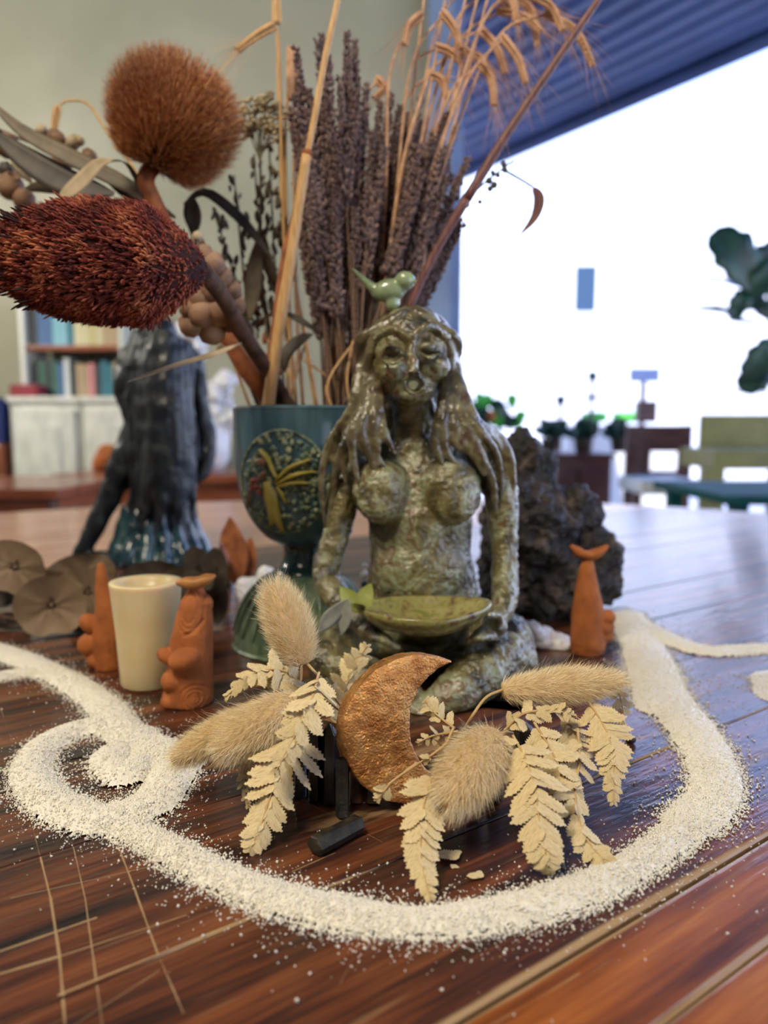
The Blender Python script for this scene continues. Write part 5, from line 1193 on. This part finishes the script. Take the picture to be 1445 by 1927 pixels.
MB().lathe([(.001, 0), (.05, 0), (.075, .05), (.08, .14), (.05, .2), (.055, .21), (.045, .2), (.03, .18), (.001, .18)], (at(395, 900, 2.8).x, 2.8, .751), 24).build('pot', M_quartz, T)
for i, (x, y, r_) in enumerate(((345, 640, 20), (360, 655, 18), (335, 628, 14), (410, 770, 26), (430, 790, 22), (400, 740, 20), (420, 720, 14))):
    mb = MB()
    stemtube(T, [(395, 870, 2.8), ((x + 395) / 2, (y + 870) / 2, 2.8), (x, y, 2.8)], (.004, .003), M_gum, 8, 'stem', 5)
    for j in range(20): mb.ball(at(x + random.gauss(0, r_ * .5), y + random.gauss(0, r_ * .5), 2.8 + random.gauss(0, .02)), .022, 8, 6)
    tag(mb.build('flower_head', M_quartz, T), kind='stuff')

# ------------------------------------------------------------------ background, right: yard furniture and plants
def yard_leaf(T, c, tip, w_, m, nv=(0, -1, .4)):
    mb = MB(); P = catmull([c, Vector(c).lerp(Vector(tip), .5) + Vector((0, 0, .01)), tip], 9); ribbon(mb, P, leaf_w(9, w_, .55), nv, .15, .002); mb.build('leaf', m, T)
Yo = 5.0
T = thing('sideboard', 'low brown wooden sideboard beyond the far table edge', 'cabinet', (at(1140, 950, Yo).x, Yo, -.0))
zt = at(0, 862, Yo).z; x0, x1 = at(1040, 0, Yo).x, at(1182, 0, Yo).x
MB().rbox(((x0 + x1) / 2, Yo + .2, zt / 2), (x1 - x0, .4, zt), .01).build('carcass', M_dwood, T, False); MB().rbox(((x0 + x1) / 2, Yo + .2, zt + .015), (x1 - x0 + .04, .44, .03), .008).build('top', M_dwood, T, False)
for i in range(2): MB().rbox((x0 + (x1 - x0) * (.26 + .48 * i), Yo - .006, zt * .55), ((x1 - x0) * .42, .02, zt * .7), .006).build('door', M_dwood, T, False)
T = thing('garden_chair', 'dark brown wooden chair frame with a cream seat, right of the sideboard', 'chair', (at(1240, 950, 4.6).x, 4.6, 0)); Yc = 4.6
k = mpp(Yc)
for x in (1190, 1290): c = at(x, 800, Yc); MB().rbox((c.x, Yc, c.z / 2), (22 * k, .05, c.z), .006).build('post', M_dwood, T, False)
for y, h_ in ((825, 48), (893, 14)): c = at(1239, y, Yc); MB().rbox(c, (108 * k, .045, h_ * k), .006).build('rail', M_dwood, T, False)
c = at(1215, 875, Yc); MB().rbox(c, (14 * k, .04, 60 * k), .006).build('slat', M_dwood, T, False); c = at(1238, 912, Yc - .2); MB().rbox((c.x, Yc - .2, c.z), (104 * k, .42, 26 * k), .02).build('seat', M_cream, T, False)
for x in (1196, 1284): c = at(x, 930, Yc - .38); MB().rbox((c.x, Yc - .38, c.z / 2), (14 * k, .05, c.z), .006).build('leg', M_dwood, T, False)
T = thing('olive_bench', 'olive yellow painted bench at the right edge of the picture', 'bench', (at(1400, 950, 4.2).x, 4.2, 0)); Yc = 4.2; k = mpp(Yc)
c = at(1403, 812, Yc); MB().rbox(c, (170 * k, .05, 62 * k), .008).build('back_board', M_olive, T, False)
c = at(1404, 862, Yc - .2); MB().rbox((c.x, Yc - .16, c.z), (166 * k, .45, 34 * k), .008).build('seat', M_olive, T, False)
for x in (1340, 1470):
    for dy in (0, -.35): c = at(x, 880, Yc + dy); MB().rbox((c.x, Yc + dy, c.z / 2), (34 * k, .08, c.z), .006).build('leg', M_olive, T, False)
T = thing('teal_table', 'teal green painted table just beyond the right far edge of the round table', 'table', (at(1420, 960, 2.6).x, 2.6, 0)); c = at(1430, 953, 2.6)
xa, xb = at(1290, 950, 2.6).x, at(1580, 950, 2.6).x
for i in range(4): MB().rbox(((xa + xb) / 2, 2.25 + .12 + .16 * i, .69), (xb - xa, .156, .03), .005).build('plank', M_teal, T, False)
for x in (xa + .06, xb - .06):
    for y in (2.34, 2.86): MB().rbox((x, y, .34), (.05, .05, .68), .005).build('leg', M_teal, T, False)
# pots of succulents on the sideboard
def pot_plant(px, py, Y, ztop, lab, n, ln, m, w_=.03, pot=M_disd):
    c = at(px, py, Y); T = thing('potted_succulent', lab, 'potted plant', (c.x, Y, ztop)); b0 = Vector((c.x, Y, ztop))
    MB().lathe([(.001, .001), (.05, .001), (.065, .09), (.07, .095), (.06, .095), (.05, .085), (.001, .085)], b0, 20).build('pot', pot, T)
    for i in range(n):
        a = i * 2.4; e_ = R(random.uniform(15, 85)); d = Vector((math.cos(a) * math.cos(e_), math.sin(a) * math.cos(e_) * .7, math.sin(e_))); s_ = b0 + Vector((0, 0, .085)) + d * .02
        yard_leaf(T, s_, s_ + d * ln * random.uniform(.7, 1.15), w_, m)
ztb = at(0, 862, Yo).z + .032
pot_plant(1034, 820, 5.2, ztb, 'spiky succulent in a dark pot at the left end of the sideboard', 22, .14, M_leafg)
pot_plant(1098, 820, 5.1, ztb, 'bushy succulent in a dark pot on the middle of the sideboard', 26, .14, M_leafg, .035)
pot_plant(1166, 830, 5.2, ztb, 'low succulent in a dark pot at the right end of the sideboard', 18, .14, M_leafg, .035)
T = thing('leafy_plant', 'green leafy plant with one orange bloom behind the statue shoulder', 'plant', (at(930, 950, 4.2).x, 4.2, 0))
for i in range(46):
    x, y = random.uniform(868, 975), random.uniform(755, 850); s_ = at(x, y, 4.2 + random.uniform(-.1, .1)); a = random.uniform(0, 6.28)
    yard_leaf(T, s_, s_ + Vector((math.cos(a), random.uniform(-.3, .3), math.sin(a))) * .10, .032, M_leafg if i % 3 else M_green)
stemtube(T, [(925, 1150, 4.2), (922, 950, 4.2), (925, 800, 4.2)], (.012, .006), M_bstem); stemtube(T, [(900, 1150, 4.2), (890, 900, 4.2), (878, 745, 4.2)], (.01, .004), M_bstem, name='branch')
for q in range(3): yard_leaf(T, at(878, 745 + q * 14, 4.2), at(868 + q * 10, 715 + q * 16, 4.2), .02, M_leafg)
MB().ball(at(923, 783, 4.1), .03, 10, 8).build('bloom', M_terra, T)
for (x, y0, y1, lab) in ((1055, 850, 745, 'thin dark finial pole rising left of the sign stand'), (1115, 850, 700, 'dark pole with a bracket rising behind the succulents')):
    T = thing('garden_pole', lab, 'pole', (at(x, 900, 5.6).x, 5.6, 0)); c = at(x, y1, 5.6); MB().tube([(c.x, 5.6, 0), c], .016, 8).build('pole', M_dwood, T); MB().ball(at(x, y1 + 8, 5.6), .04, 10, 8).build('knob', M_leafg, T)
    c2 = at(x, y1 + 48, 5.6); MB().rbox(c2, (.11, .05, .03), .005).build('bracket', M_leafg, T, False)
T = thing('sign_stand', 'pale blue sign board on a dark stand in the yard', 'sign', (at(1215, 900, 5.6).x, 5.6, 0)); c = at(1213, 706, 5.6)
MB().rbox(c, (.22, .03, .10), .004).build('board', mat('pale_blue_board', two((150, 170, 215), (170, 186, 225)), 4, .6), T, False); MB().tube([(c.x, 5.62, 0), (c.x, 5.62, c.z)], .022, 8).build('stand', M_dwood, T)
c = at(1215, 775, 5.6); MB().rbox(c, (.14, .1, .16), .01).build('bracket', M_dwood, T, False)
for (x, y, w_, lab) in ((1118, 785, 40, 'small bright green cushion on the low wall, left one'), (1185, 785, 56, 'wider bright green cushion on the low wall, right one')):
    c = at(x, y, 6.2); o = MB(); o.rbox(c, (w_ * mpp(6.2), .2, .085), .03); solo(o, 'green_cushion', M_green, lab, 'cushion')
c0, c1 = at(1060, 796, 6.3), at(1260, 796, 6.3); o = MB(); o.box(((c0.x + c1.x) / 2, 6.3, c0.z / 2 - .01), (c1.x - c0.x, .4, c0.z - .02)); struct('wall_low', o, M_white)
# big-leaved plant at the right edge
T = thing('fiddle_leaf_plant', 'tall plant with big dark teal leaves cut by the right edge', 'plant', (at(1440, 950, 3.6).x, 3.6, 0)); Yp = 3.6
stemtube(T, [(1470, 1250, Yp), (1462, 900, Yp), (1455, 650, Yp), (1440, 500, Yp)], (.014, .008), M_bstem)
def big(p0, p1, w_, m=M_leafg, nv=(0, -1, .2), dy=0):
    mb = MB(); A_, B_ = at(*p0, Yp + dy), at(*p1, Yp + dy); P = catmull([A_, A_.lerp(B_, .5) + Vector((0, -.02, .015)), B_], 12); wd = [w_ * mpp(Yp) * (.1 + .9 * math.sin(math.pi * min(1, (i / 11) ** 1.15 * .97)) ** .6) * (1 + .12 * math.sin(i * 2.1)) for i in range(12)]; ribbon(mb, P, wd, nv, .2, .003); mb.build('leaf', m, T)
big((1420, 548), (1340, 436), 42); big((1412, 545), (1470, 462), 34, dy=.05); big((1440, 560), (1290, 522), 14, nv=(0, -.5, 1)); big((1400, 560), (1480, 500), 30); big((1405, 545), (1375, 600), 20); big((1445, 600), (1400, 560), 18, dy=.04)
big((1460, 630), (1372, 602), 10, nv=(0, -.6, 1)); big((1470, 640), (1400, 712), 30); big((1450, 690), (1392, 735), 30, dy=.05); big((1462, 670), (1430, 650), 18); big((1465, 650), (1480, 600), 20); big((1455, 740), (1300, 748), 6, nv=(0, -.3, 1)); big((1400, 600), (1310, 580), 6); big((1450, 560), (1460, 620), 22)
